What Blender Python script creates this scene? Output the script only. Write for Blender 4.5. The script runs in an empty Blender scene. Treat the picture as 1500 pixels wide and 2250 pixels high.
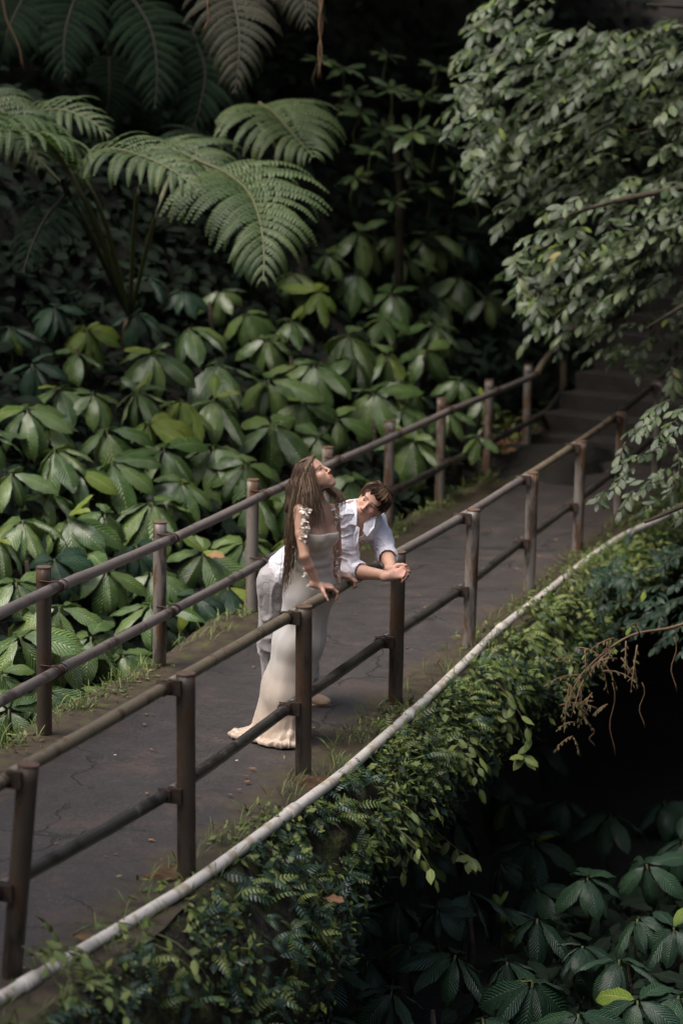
import bpy, bmesh, math, random
import numpy as np
from mathutils import Vector, Matrix, Quaternion

sc = bpy.context.scene
C = sc.collection
rad = math.radians
R = random.Random(7)

# ------------------------------------------------------------------ camera
F_PX, PITCH, ROLL, CAM_H = 5312.0, 0.1737, 0.0163, 3.834     # photo pixels (1500 x 2250), radians, metres above the deck
_r = np.array([1, 0, 0.]); _u = np.array([0, math.sin(PITCH), math.cos(PITCH)]); _f = np.array([0, math.cos(PITCH), -math.sin(PITCH)])
RX = math.cos(ROLL)*_r + math.sin(ROLL)*_u
DN = math.sin(ROLL)*_r - math.cos(ROLL)*_u
cam_data = bpy.data.cameras.new('camera'); cam = bpy.data.objects.new('camera', cam_data); C.objects.link(cam)
sc.camera = cam
cam_data.sensor_fit = 'HORIZONTAL'; cam_data.sensor_width = 24.0; cam_data.lens = 24.0*F_PX/1500
M = Matrix.Identity(4)
for i in range(3):
    M[i][0] = RX[i]; M[i][1] = -DN[i]; M[i][2] = -_f[i]
M[2][3] = CAM_H
cam.matrix_world = M
cam_data.clip_start = 0.1; cam_data.clip_end = 600
cam_data.dof.use_dof = True; cam_data.dof.focus_distance = 14.25; cam_data.dof.aperture_fstop = 1.7

# ------------------------------------------------------------------ world and sun
EXPOSURE = 0.72
w = bpy.data.worlds.new('World'); sc.world = w; w.use_nodes = True
nt = w.node_tree; nt.nodes.clear()
sky = nt.nodes.new('ShaderNodeTexSky'); sky.sky_type = 'NISHITA'; sky.sun_disc = False
SUN_EL, SUN_AZ = 60.0, -122.0      # azimuth from +Y, negative = to the left of the view
sky.sun_elevation = rad(SUN_EL); sky.sun_rotation = rad(SUN_AZ); sky.air_density = 1.0; sky.dust_density = 4.0; sky.ozone_density = 0.5
bg = nt.nodes.new('ShaderNodeBackground'); bg.inputs['Strength'].default_value = 0.15
wo = nt.nodes.new('ShaderNodeOutputWorld')
nt.links.new(sky.outputs[0], bg.inputs[0]); nt.links.new(bg.outputs[0], wo.inputs[0])
sl = bpy.data.lights.new('sun', 'SUN'); sl.energy = 2.7; sl.angle = rad(50); sl.color = (1.0, 0.95, 0.9)
sun = bpy.data.objects.new('sun', sl); C.objects.link(sun)
_sd = Vector((math.sin(rad(SUN_AZ))*math.cos(rad(SUN_EL)), math.cos(rad(SUN_AZ))*math.cos(rad(SUN_EL)), math.sin(rad(SUN_EL))))
sun.rotation_euler = _sd.to_track_quat('Z', 'Y').to_euler(); sun.location = (0, 10, 30)
sc.view_settings.view_transform = 'Standard'; sc.view_settings.look = 'None'; sc.view_settings.gamma = 1.0
sc.view_settings.use_curve_mapping = False; sc.view_settings.exposure = EXPOSURE
sc.cycles.use_denoising = True; sc.cycles.max_bounces = 6; sc.cycles.diffuse_bounces = 3; sc.cycles.transparent_max_bounces = 12
sc.cycles.sample_clamp_indirect = 4.0

# ------------------------------------------------------------------ geometry helpers
def ray(px, py):
    return RX*(px-750)/F_PX + DN*(py-1125)/F_PX + _f
def atz(px, py, z):
    d = ray(px, py); t = (z-CAM_H)/d[2]; v = d*t; return Vector((v[0], v[1], z))
def aty(px, py, Y):
    d = ray(px, py); t = Y/d[1]; v = d*t; return Vector((v[0], Y, v[2]+CAM_H))

def new_mesh(name, verts, faces, uvs=None, smooth=True):
    me = bpy.data.meshes.new(name)
    me.from_pydata([tuple(v) for v in verts], [], faces)
    if uvs is not None:
        ul = me.uv_layers.new(name='UVMap')
        li = np.zeros(len(me.loops), dtype=np.int32); me.loops.foreach_get('vertex_index', li)
        ul.data.foreach_set('uv', np.asarray(uvs, dtype=np.float32)[li].ravel())
    if smooth: me.polygons.foreach_set('use_smooth', [True]*len(me.polygons))
    me.update()
    return me

class MB:
    """collects shapes into one mesh"""
    def __init__(s): s.v = []; s.f = []; s.uv = []
    def add(s, verts, faces, uvs=None):
        o = len(s.v); s.v += [tuple(v) for v in verts]; s.f += [tuple(i+o for i in f) for f in faces]
        s.uv += [tuple(u) for u in uvs] if uvs is not None else [(0, 0)]*len(verts)
    def box(s, c, size, rot=None):
        vs = []
        for k in range(8):
            v = Vector(((k & 1)-.5, ((k >> 1) & 1)-.5, ((k >> 2) & 1)-.5)); v = Vector((v.x*size[0], v.y*size[1], v.z*size[2]))
            if rot is not None: v = rot @ v
            vs.append(v+Vector(c))
        s.add(vs, [(0, 2, 3, 1), (4, 5, 7, 6), (0, 1, 5, 4), (2, 6, 7, 3), (0, 4, 6, 2), (1, 3, 7, 5)])
    def tube(s, pts, radii, n=10, cap=True, jit=0.0):
        pts = [Vector(p) for p in pts]
        if not hasattr(radii, '__len__'): radii = [radii]*len(pts)
        vs = []; uv = []; L = 0
        ref = Vector((0, 0, 1)) if abs((pts[-1]-pts[0]).normalized().z) < .9 else Vector((1, 0, 0))
        for i, p in enumerate(pts):
            d = (pts[min(i+1, len(pts)-1)]-pts[max(i-1, 0)]).normalized()
            a = d.cross(ref).normalized(); b = a.cross(d).normalized()
            if i: L += (p-pts[i-1]).length
            for k in range(n):
                an = 2*math.pi*k/n; q = radii[i]*(1+R.uniform(-jit, jit))
                vs.append(p+a*math.cos(an)*q+b*math.sin(an)*q); uv.append((k/n, L))
        fs = []
        for i in range(len(pts)-1):
            for k in range(n):
                k2 = (k+1) % n; fs.append((i*n+k, i*n+k2, (i+1)*n+k2, (i+1)*n+k))
        if cap:
            fs.append(tuple(range(n-1, -1, -1))); fs.append(tuple((len(pts)-1)*n+k for k in range(n)))
        s.add(vs, fs, uv)
    def mesh(s, name, smooth=True): return new_mesh(name, s.v, s.f, s.uv, smooth)
    def build(s, name, mat, parent=None, smooth=True, angle=None):
        me = s.mesh(name, smooth)
        if angle:
            me.shade_auto = True if False else None
        return link(name, me, mat, parent)

def link(name, me, mat=None, parent=None, mw=None):
    o = bpy.data.objects.new(name, me); C.objects.link(o)
    if mat is not None and not me.materials: me.materials.append(mat)
    if parent is not None:
        o.parent = parent
        o.matrix_parent_inverse = parent_inv(parent)
    if mw is not None: o.matrix_basis = mw
    return o
_W = {}
def parent_inv(p):
    k = p.name
    if k not in _W:
        m = p.matrix_basis.copy(); q = p
        while q.parent is not None:
            m = q.parent.matrix_basis @ (q.matrix_parent_inverse @ m) if False else m
            q = q.parent
        _W[k] = world_of(p).inverted()
    return _W[k]
def world_of(o):
    if o.parent is None: return o.matrix_basis.copy()
    return world_of(o.parent) @ o.matrix_parent_inverse @ o.matrix_basis
def tag(o, label=None, cat=None, group=None, kind=None):
    if label: o['label'] = label
    if cat: o['category'] = cat
    if group: o['group'] = group
    if kind: o['kind'] = kind
    return o
def empty(name, loc, label=None, cat=None, group=None, parent=None):
    o = bpy.data.objects.new(name, None); C.objects.link(o)
    o.empty_display_size = .1
    if parent is not None: o.parent = parent; o.matrix_parent_inverse = parent_inv(parent)
    o.location = loc
    return tag(o, label, cat, group)
def frame(loc, xdir, up, scale=1.0):
    """matrix whose X axis is xdir and whose Z axis is as near up as possible"""
    x = Vector(xdir).normalized(); z = Vector(up); z = (z-x*z.dot(x))
    if z.length < 1e-5: z = x.orthogonal()
    z.normalize(); y = z.cross(x)
    m = Matrix((( x.x, y.x, z.x, 0), (x.y, y.y, z.y, 0), (x.z, y.z, z.z, 0), (0, 0, 0, 1)))
    m = m @ Matrix.Scale(scale, 4); m.translation = Vector(loc)
    return m
def hsh(x, y, seed=0):
    n = np.sin(x*127.1+y*311.7+seed*74.7)*43758.5453
    return n-np.floor(n)
def vnoise(x, y, seed=0):
    x = np.asarray(x, float); y = np.asarray(y, float)
    xi = np.floor(x); yi = np.floor(y); fx = x-xi; fy = y-yi; fx = fx*fx*(3-2*fx); fy = fy*fy*(3-2*fy)
    return (hsh(xi, yi, seed)*(1-fx)+hsh(xi+1, yi, seed)*fx)*(1-fy)+(hsh(xi, yi+1, seed)*(1-fx)+hsh(xi+1, yi+1, seed)*fx)*fy

# ------------------------------------------------------------------ materials
def mat(name):
    m = bpy.data.materials.new(name); m.use_nodes = True; t = m.node_tree
    return m, t, t.nodes['Principled BSDF']
def N(t, kind, **kw):
    n = t.nodes.new(kind)
    for k, v in kw.items():
        if k in n.inputs.keys() if hasattr(n.inputs, 'keys') else False: n.inputs[k].default_value = v
        else: setattr(n, k, v)
    return n
def L(t, a, b): t.links.new(a, b)
def ramp(t, fac, stops):
    n = t.nodes.new('ShaderNodeValToRGB'); e = n.color_ramp.elements
    e[0].position = stops[0][0]; e[0].color = (*stops[0][1], 1); e[1].position = stops[-1][0]; e[1].color = (*stops[-1][1], 1)
    for p, c in stops[1:-1]:
        k = e.new(p); k.color = (*c, 1)
    L(t, fac, n.inputs[0]); return n.outputs[0]
def noise(t, vec, scale, detail=3, rough=.55):
    n = t.nodes.new('ShaderNodeTexNoise'); n.inputs['Scale'].default_value = scale; n.inputs['Detail'].default_value = detail
    n.inputs['Roughness'].default_value = rough
    if vec is not None: L(t, vec, n.inputs['Vector'])
    return n.outputs['Fac']
def mix(t, fac, a, b, mode='MIX'):
    n = t.nodes.new('ShaderNodeMixRGB'); n.blend_type = mode
    for i, v in enumerate((fac, a, b)):
        if isinstance(v, (int, float)): n.inputs[i].default_value = v if i == 0 else (v, v, v, 1)
        elif isinstance(v, tuple): n.inputs[i].default_value = (*v, 1)
        else: L(t, v, n.inputs[i])
    return n.outputs[0]
def mth(t, op, a, b=None, c=None, clamp=False):
    n = t.nodes.new('ShaderNodeMath'); n.operation = op; n.use_clamp = clamp
    for i, v in enumerate((a, b, c)):
        if v is None: continue
        if isinstance(v, (int, float)): n.inputs[i].default_value = v
        else: L(t, v, n.inputs[i])
    return n.outputs[0]
def bump(t, h, strength, dist, normal=None):
    n = t.nodes.new('ShaderNodeBump'); n.inputs['Strength'].default_value = strength; n.inputs['Distance'].default_value = dist
    L(t, h, n.inputs['Height'])
    if normal is not None: L(t, normal, n.inputs['Normal'])
    return n.outputs[0]
def coords(t, which='Object'):
    return t.nodes.new('ShaderNodeTexCoord').outputs[which]
def worldpos(t): return t.nodes.new('ShaderNodeNewGeometry').outputs['Position']

def leaf_mat(name, dark, mid, light, odd, rough=.34, veins=13, vein_h=.5, odd_at=.93, transl=.12, spots=.5, spec=.5, gloss_tint=.28, coat=0):
    """glossy leaf: u runs along the blade, v from -1 to 1 across it"""
    m, t, b = mat(name)
    uv = coords(t, 'UV'); sp = t.nodes.new('ShaderNodeSeparateXYZ'); L(t, uv, sp.inputs[0])
    u, v = sp.outputs[0], sp.outputs[1]; av = mth(t, 'ABSOLUTE', v)
    oi = t.nodes.new('ShaderNodeObjectInfo').outputs['Random']
    pos = worldpos(t)
    big = noise(t, pos, 1.7, 2)
    at = t.nodes.new('ShaderNodeAttribute'); at.attribute_name = 'rnd'; oi = mth(t, 'FRACT', mth(t, 'ADD', oi, at.outputs['Fac']))
    tone = mth(t, 'ADD', mth(t, 'MULTIPLY', oi, .75), mth(t, 'MULTIPLY', big, .35))
    col = ramp(t, tone, [(0.1, dark), (.5, mid), (.82, light), (odd_at, light), (min(.999, odd_at+.05), odd)])
    ph = mth(t, 'SUBTRACT', mth(t, 'MULTIPLY', u, float(veins)), mth(t, 'MULTIPLY', av, 3.2))
    wv = mth(t, 'ABSOLUTE', mth(t, 'SUBTRACT', mth(t, 'FRACT', ph), .5))        # 0 at ridge, .5 at vein
    vein = mth(t, 'SMOOTH_MIN', mth(t, 'MULTIPLY', wv, 2.0), .8, .3)
    rib = mth(t, 'LESS_THAN', av, .045)
    lv = mth(t, 'POWER', mth(t, 'MULTIPLY', wv, 2.0), 5.0)
    col = mix(t, mth(t, 'MULTIPLY', lv, .6), col, mix(t, .5, col, (light[0]*1.5, light[1]*1.4, light[2]*1.6)))
    col = mix(t, mth(t, 'MULTIPLY', rib, .6), col, (light[0]*2.0+.02, light[1]*1.7+.02, light[2]*2+.01))
    sn = noise(t, coords(t, 'Object'), 16, 4, .7)
    sp_f = mth(t, 'MULTIPLY', mth(t, 'GREATER_THAN', sn, .64), spots)
    col = mix(t, sp_f, col, (.10, .085, .045))
    fm = ramp(t, noise(t, pos, 9, 4, .7), [(.50, (0, 0, 0)), (.66, (1, 1, 1))]); col = mix(t, mth(t, 'MULTIPLY', fm, gloss_tint), col, (light[0]*1.5+.03, light[1]*1.1+.03, light[2]*2.2+.03))  # pale patches paint the leaf gloss into the base colour
    L(t, col, b.inputs['Base Color'])
    gn = noise(t, pos, 6, 3)
    rg = mth(t, 'ADD', rough-.08, mth(t, 'MULTIPLY', gn, .26)); L(t, rg, b.inputs['Roughness'])
    b.inputs['Specular IOR Level'].default_value = spec
    b.inputs['Coat Weight'].default_value = coat; b.inputs['Coat Roughness'].default_value = .30
    hh = mth(t, 'MULTIPLY', vein, -1.0)
    nb = bump(t, hh, vein_h, .014); L(t, nb, b.inputs['Normal'])
    tr = t.nodes.new('ShaderNodeBsdfTranslucent'); L(t, mix(t, .5, col, (.12, .22, .02)), tr.inputs[0])
    ms = t.nodes.new('ShaderNodeMixShader'); ms.inputs[0].default_value = transl
    L(t, b.outputs[0], ms.inputs[1]); L(t, tr.outputs[0], ms.inputs[2])
    L(t, ms.outputs[0], t.nodes['Material Output'].inputs['Surface'])
    return m
MT = {}
MT['broad'] = leaf_mat('broad_leaf', (.028, .072, .014), (.068, .145, .028), (.15, .235, .058), (.24, .25, .03), rough=.34, vein_h=.85, spec=.9, gloss_tint=.34, coat=.75)
MT['broad_shaded'] = leaf_mat('shaded_broad_leaf', (.009, .030, .016), (.016, .048, .024), (.028, .072, .032), (.05, .09, .015), rough=.42, transl=.05, vein_h=.8, gloss_tint=.08, coat=.2)  # darker copy of the broad leaf, shade put into its colour
MT['young'] = leaf_mat('young_leaf', (.07, .13, .02), (.10, .17, .025), (.16, .21, .03), (.22, .2, .03), rough=.4)
MT['small'] = leaf_mat('tree_leaf', (.011, .024, .009), (.027, .052, .018), (.075, .105, .038), (.24, .19, .04), rough=.34, veins=7, vein_h=.25, odd_at=.95, spots=.3)
MT['vine'] = leaf_mat('vine_leaf', (.04, .075, .015), (.08, .13, .022), (.16, .20, .045), (.19, .16, .03), rough=.42, veins=8, vein_h=.3, spots=.4)
MT['dry'] = leaf_mat('dry_leaf', (.09, .045, .018), (.15, .075, .03), (.24, .13, .05), (.3, .2, .08), rough=.7, veins=8, vein_h=.3, transl=.05)
MT['fern'] = leaf_mat('fern_green', (.028, .055, .014), (.046, .08, .022), (.075, .11, .034), (.09, .09, .03), rough=.55, veins=3, vein_h=0, transl=.2, odd_at=.98, spots=.0)
MT['fern_grey'] = leaf_mat('fern_grey', (.016, .019, .011), (.025, .027, .015), (.038, .036, .022), (.07, .05, .03), rough=.7, spec=.25, gloss_tint=.05, veins=3, vein_h=0, transl=.15, odd_at=.95, spots=.2)
MT['under'] = leaf_mat('shaded_undergrowth_leaf', (.0015, .005, .002), (.003, .009, .004), (.007, .016, .007), (.01, .018, .006), rough=.75, veins=6, vein_h=.1, transl=.02, spots=0, spec=.2, gloss_tint=0)  # near-black colour stands for the shade between the leaves

def simple(name, c1, c2, scale=8, rough=.8, bs=.3, bd=.01, detail=5, metal=0):
    m, t, b = mat(name); p = worldpos(t)
    n = noise(t, p, scale, detail, .62)
    L(t, ramp(t, n, [(.3, c1), (.7, c2)]), b.inputs['Base Color']); b.inputs['Roughness'].default_value = rough
    b.inputs['Metallic'].default_value = metal
    n2 = noise(t, p, scale*4, 4); L(t, bump(t, n2, bs, bd), b.inputs['Normal'])
    return m
MT['soil'] = simple('dark_soil', (.008, .007, .005), (.02, .016, .011), 5, .95, .8, .05)
MT['bark'] = simple('bark', (.03, .022, .015), (.08, .06, .04), 12, .9, .8, .02)
MT['stem'] = simple('green_stem', (.05, .06, .02), (.09, .09, .035), 20, .6, .2, .003)
MT['dark_stem'] = simple('dark_frond_stem', (.012, .013, .007), (.025, .022, .012), 20, .8, .2, .003)  # stem colour darkened along with the shade-coloured fronds
MT['brown_stem'] = simple('brown_stem', (.09, .05, .025), (.16, .095, .05), 20, .8, .3, .003)
MT['moss'] = simple('moss', (.035, .045, .01), (.10, .115, .02), 14, .95, 1, .03)
MT['wire'] = simple('rusty_wire', (.03, .015, .01), (.09, .045, .025), 40, .7, .4, .002)
MT['bracket'] = simple('rusted_bracket', (.015, .010, .008), (.05, .028, .018), 40, .75, .6, .004)

def pipe_mat(name, paint, paint2, rust, dark, amount, rough=.45):
    m, t, b = mat(name); p = worldpos(t)
    mp = t.nodes.new('ShaderNodeMapping'); mp.inputs['Scale'].default_value = (1, 1, .22); L(t, p, mp.inputs[0])
    base = mix(t, noise(t, p, 4, 3), paint, paint2)
    n1 = noise(t, mp.outputs[0], 13, 6, .68)
    f1 = ramp(t, n1, [(amount, (0, 0, 0)), (amount+.09, (1, 1, 1))])
    c = mix(t, f1, base, mix(t, noise(t, p, 60, 3), rust, tuple(x*.45 for x in rust)))
    n2 = noise(t, mp.outputs[0], 7, 5, .7)
    z = t.nodes.new('ShaderNodeSeparateXYZ'); L(t, p, z.inputs[0])
    f2 = ramp(t, mth(t, 'ADD', n2, mth(t, 'MULTIPLY', z.outputs[2], -.07)), [(.50, (0, 0, 0)), (.60, (1, 1, 1))])
    c = mix(t, mth(t, 'MULTIPLY', f2, .85), c, dark)
    L(t, c, b.inputs['Base Color']); b.inputs['Roughness'].default_value = rough
    r = mth(t, 'ADD', rough, mth(t, 'MULTIPLY', f1, .3), clamp=True); L(t, r, b.inputs['Roughness'])
    L(t, bump(t, mth(t, 'ADD', n1, mth(t, 'MULTIPLY', noise(t, p, 90, 3), .4)), .35, .004), b.inputs['Normal'])
    return m
MT['post_near'] = pipe_mat('brown_rusted_post', (.085, .068, .052), (.036, .028, .021), (.10, .045, .018), (.007, .005, .004), .50)
MT['post_grey'] = pipe_mat('grey_rusted_post', (.24, .215, .195), (.15, .13, .115), (.16, .078, .036), (.035, .024, .017), .49)
MT['rail_grey'] = pipe_mat('grey_rail_pipe', (.20, .17, .155), (.14, .12, .11), (.14, .085, .06), (.05, .04, .034), .62, .35)
MT['rail_brown'] = pipe_mat('brown_rail_pipe', (.20, .165, .11), (.13, .105, .072), (.12, .07, .035), (.04, .032, .024), .58, .4)
MT['rail_dark'] = pipe_mat('dark_rail_pipe', (.06, .055, .048), (.03, .027, .022), (.20, .17, .12), (.014, .012, .010), .60, .35)
MT['pvc'] = pipe_mat('white_pvc_pipe', (.72, .67, .60), (.64, .59, .53), (.34, .25, .15), (.42, .35, .24), .66, .4)
MT['cap'] = simple('rusty_post_cap', (.07, .04, .026), (.15, .09, .06), 30, .7, .5, .004)
# ------------------------------------------------------------------ terrain
E2 = (0.3153, 0.9490); NL = (-0.9490, 0.3153); O2 = (-0.19, 13.14)     # bridge axis, left normal, foot of a right-hand post
def ts(x, y):
    dx = x-O2[0]; dy = y-O2[1]
    return dx*E2[0]+dy*E2[1], dx*NL[0]+dy*NL[1]
def bp(t, s, z=0.0): return Vector((O2[0]+E2[0]*t+NL[0]*s, O2[1]+E2[1]*t+NL[1]*s, z))
def plant_top(x, y):
    """height of the leaf mass"""
    t, s = ts(x, y)
    sl_ = s-1.95
    g = -.38+.50*np.maximum(sl_, 0)+.06*(y-14)+.10*np.maximum(y-19, 0)
    g = g+1.3*np.maximum(g-1.9, 0)
    g = np.minimum(g, 9+.25*g)
    q = -.2-s
    gr = -1.55-.18*np.clip(y-16, 0, 8)+.9*np.maximum(q-6, 0)+.02*np.maximum(q, 0)
    gr = gr+np.maximum(y-22.5, 0)*.9*np.clip(q, 0, 1.2)
    return np.where(s > .85, g, gr)
def terrain(x, y):
    x = np.asarray(x, float); y = np.asarray(y, float)
    t, s = ts(x, y)
    g = plant_top(x, y)-np.where(s > .85, .62, .75)
    far = np.clip((t-11.0)/2.0, 0, 1)*np.clip((s+1.0)/.6, 0, 1)*np.clip((3.2-s)/1.0, 0, 1)
    g = g*(1-far)+np.maximum(-.04+0*x, 0)*far-.06*far
    # litter bank left of the far end
    bank = np.clip((t-8.5)/2.5, 0, 1)*np.clip((s-1.9)/.25, 0, 1)
    g = np.maximum(g, (-.12+.62*(s-2.0))*bank-3*(1-bank)) 
    # stairs hill
    t2 = (x-2.2)*.6+(y-26.0)*.8
    g = np.where(t2 > 0, np.maximum(g, .50*t2-.35), g)
    # ravine floor under the bridge
    under = (s > -.6) & (s < 2.1) & (t < 10.5)
    g = np.where(under, np.minimum(g, -1.7), g)
    # bank the photographer stands on
    near = 2.15-.47*y
    g = np.where(y < 9, np.maximum(g*np.clip((y-3)/6, 0, 1)+near*(1-np.clip((y-3)/6, 0, 1)), near-.2), g)
    # enclosing hills, raised all round so light falls mainly from overhead
    r = np.hypot(x-0, y-16)
    g = g+np.clip(r-22, 0, 60)*.55*np.clip((r-22)/12, 0, 1)
    g = g+(vnoise(x*.8, y*.8)-.5)*.25
    return g
xs = np.concatenate([np.linspace(-150, -12, 30), np.arange(-11.5, 12, .3), np.linspace(12.5, 150, 30)])
ys = np.concatenate([np.linspace(-130, -4, 26), np.arange(-3.5, 42, .3), np.linspace(43, 180, 26)])
X, Y = np.meshgrid(xs, ys); Z = terrain(X, Y)
vv = np.stack([X.ravel(), Y.ravel(), Z.ravel()], 1); nx = len(xs); ff = []
for j in range(len(ys)-1):
    for i in range(nx-1): ff.append((j*nx+i, j*nx+i+1, (j+1)*nx+i+1, (j+1)*nx+i))
tag(link('ground', new_mesh('ground', vv, ff), MT['soil']), kind='structure')
def Tz(x, y): return float(terrain(np.array([x]), np.array([y]))[0])
def Gz(x, y): return float(plant_top(np.array([x]), np.array([y]))[0])
def hit(px, py, off=0.0, y0=9.0, y1=45.0):
    """where the sight line through a photo pixel meets the leaf mass"""
    d = ray(px, py); ys_ = np.arange(y0, y1, .1); P = d[None, :]*(ys_/d[1])[:, None]
    g = plant_top(P[:, 0], P[:, 1])+off
    below = (P[:, 2]+CAM_H) < g
    k = int(np.argmax(below)) if below.any() else len(ys_)-1
    return Vector((P[k, 0], P[k, 1], P[k, 2]+CAM_H))

# ------------------------------------------------------------------ bridge deck
def deck_material():
    m, t, b = mat('old_asphalt'); p = worldpos(t)
    fine = noise(t, p, 160, 3, .7); med = noise(t, p, 5, 5, .6); big = noise(t, p, 1.1, 3)
    c = ramp(t, fine, [(.35, (.012, .010, .010)), (.5, (.034, .030, .029)), (.62, (.062, .056, .054)), (.72, (.13, .12, .115))])
    patch = ramp(t, noise(t, p, 1.6, 6, .65), [(.54, (0, 0, 0)), (.60, (1, 1, 1))])
    c = mix(t, mth(t, 'MULTIPLY', patch, .45), c, (.075, .052, .043))
    dk = ramp(t, med, [(.3, (.75, .75, .75)), (.7, (1.15, 1.1, 1.1))]); c = mix(t, 1.0, c, dk, 'MULTIPLY')
    c = mix(t, 1.0, c, ramp(t, noise(t, p, 42, 4, .75), [(.32, (.62, .60, .58)), (.5, (1, .97, .94)), (.68, (1.45, 1.38, 1.32))]), 'MULTIPLY')
    vo = t.nodes.new('ShaderNodeTexVoronoi'); vo.feature = 'DISTANCE_TO_EDGE'; vo.inputs['Scale'].default_value = .85
    wn = t.nodes.new('ShaderNodeTexNoise'); wn.inputs['Scale'].default_value = 4; wn.inputs['Detail'].default_value = 6; L(t, p, wn.inputs['Vector'])
    wv = t.nodes.new('ShaderNodeVectorMath'); wv.operation = 'MULTIPLY_ADD'; L(t, wn.outputs['Color'], wv.inputs[0]); wv.inputs[1].default_value = (.5, .5, .0); L(t, p, wv.inputs[2])
    fl = t.nodes.new('ShaderNodeVectorMath'); fl.operation = 'MULTIPLY'; L(t, wv.outputs[0], fl.inputs[0]); fl.inputs[1].default_value = (1, 1, 0); L(t, fl.outputs[0], vo.inputs['Vector'])
    cr = ramp(t, vo.outputs['Distance'], [(.004, (1, 1, 1)), (.016, (0, 0, 0))])
    cr = mth(t, 'MULTIPLY', cr, ramp(t, noise(t, p, 1.3, 2), [(.42, (0, 0, 0)), (.5, (1, 1, 1))]))
    c = mix(t, mth(t, 'MULTIPLY', cr, .8), c, (.012, .010, .009))
    # dirt and moss toward both edges, from the signed distance across the deck
    dp = t.nodes.new('ShaderNodeVectorMath'); dp.operation = 'DOT_PRODUCT'; L(t, p, dp.inputs[0]); dp.inputs[1].default_value = (NL[0], NL[1], 0)
    s = mth(t, 'SUBTRACT', dp.outputs['Value'], O2[0]*NL[0]+O2[1]*NL[1])
    e = mth(t, 'ABSOLUTE', mth(t, 'SUBTRACT', s, .86)); e = mth(t, 'ADD', e, mth(t, 'MULTIPLY', mth(t, 'SUBTRACT', noise(t, p, 3.5, 5, .65), .5), .7))
    ef = ramp(t, e, [(.60, (0, 0, 0)), (.76, (1, 1, 1))])
    dirt = ramp(t, noise(t, p, 9, 5, .7), [(.35, (.03, .02, .012)), (.52, (.06, .042, .025)), (.62, (.055, .06, .016)), (.72, (.09, .10, .02))])
    c = mix(t, ef, c, dirt)
    L(t, c, b.inputs['Base Color'])
    rg = mth(t, 'ADD', .5, mth(t, 'MULTIPLY', med, .4)); L(t, rg, b.inputs['Roughness'])
    h = mth(t, 'ADD', mth(t, 'MULTIPLY', fine, .5), mth(t, 'MULTIPLY', cr, -1.6)); h = mth(t, 'ADD', h, mth(t, 'MULTIPLY', noise(t, p, 30, 4), .6))
    L(t, bump(t, h, .7, .008), b.inputs['Normal'])
    return m
MT['asphalt'] = deck_material()
MT['concrete'] = simple('mossy_concrete', (.05, .05, .035), (.12, .11, .09), 6, .9, .6, .01)
v = []; f = []; SS = np.linspace(-.16, 1.93, 22); TT = np.arange(-9, 13.6, .1); ns = len(SS)
for t_ in TT:
    for s_ in SS:
        e = max(0, abs(s_-.885)-.72)
        z = float((vnoise(t_*1.1, s_*1.3, 3)-.5)*.02 + e*.12*(float(vnoise(t_*6, s_*6, 5))-.15))
        if s_ == SS[0] or s_ == SS[-1]: z -= .03
        jit = (float(vnoise(t_*2.2, s_*9, 9))-.5)*.12 if (s_ < -.15 or s_ > 1.92) else 0
        v.append(bp(t_, s_+jit, z))
for j in range(len(TT)-1):
    for i in range(ns-1): f.append((j*ns+i, (j+1)*ns+i, (j+1)*ns+i+1, j*ns+i+1)[::-1])
tag(link('path', new_mesh('path', v, f), MT['asphalt']), kind='structure')
sl_ = MB()
for (s0, s1) in ((-.13, 1.9),):
    n = 40; pts = []
    a, b_ = -9.0, 13.2
    vs = [bp(a, s0, -.04), bp(a, s1, -.04), bp(b_, s1, -.04), bp(b_, s0, -.04), bp(a, s0, -.42), bp(a, s1, -.42), bp(b_, s1, -.42), bp(b_, s0, -.42)]
    sl_.add(vs, [(0, 1, 2, 3), (7, 6, 5, 4), (0, 4, 5, 1), (1, 5, 6, 2), (2, 6, 7, 3), (3, 7, 4, 0)])
tag(sl_.build('bridge_slab', MT['concrete'], smooth=False), 'old concrete footbridge slab with mossy edges under the asphalt path', 'footbridge')

# ------------------------------------------------------------------ the mossy bank that falls away outside the pipe
def bank_at(t_, q, out=0.0):
    n_ = float(vnoise(t_*1.4, q*2.2, 21))-.5; m_ = (float(vnoise(t_*6, q*7, 22))-.5)+.6*(float(vnoise(t_*15, q*16, 23))-.5)
    g_ = min(1, max(0, (t_+2.0)/2.2)); s_ = -.13-(.44-.16*g_)*q**.75*(1-.7*g_*max(0, q-.6))-n_*.22*min(1, q*3)-m_*.06; z_ = .0-(1.3-.72*g_)*max(0, q-.04)**1.25+n_*.08*q+m_*.03
    return bp(t_, s_-out, z_+out*.3)
v = []; f = []; TT = np.arange(-6.5, 12.6, .09); QQ = np.linspace(-.25, 1, 20); nq = len(QQ)
for t_ in TT:
    for q in QQ:
        if q < 0: v.append(bp(t_, -.13+(-q)*.8, .0-.1*(-q)*4))
        else: v.append(bank_at(t_, q))
for j in range(len(TT)-1):
    for i in range(nq-1): f.append((j*nq+i, j*nq+i+1, (j+1)*nq+i+1, (j+1)*nq+i))
def bank_mat():
    m, t, b = mat('mossy_earth'); p = worldpos(t); n = noise(t, p, 7, 5, .7); n2 = noise(t, p, 28, 4, .7)
    c = ramp(t, n, [(.32, (.016, .011, .007)), (.46, (.034, .023, .014)), (.54, (.045, .048, .012)), (.64, (.075, .085, .018)), (.74, (.085, .045, .022))])
    c = mix(t, 1.0, c, ramp(t, n2, [(.3, (.5, .5, .5)), (.7, (1.2, 1.2, 1.2))]), 'MULTIPLY'); L(t, c, b.inputs['Base Color']); b.inputs['Roughness'].default_value = .95
    L(t, bump(t, mth(t, 'ADD', n, n2), 1, .03), b.inputs['Normal']); return m
MT['bank'] = bank_mat()
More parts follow.
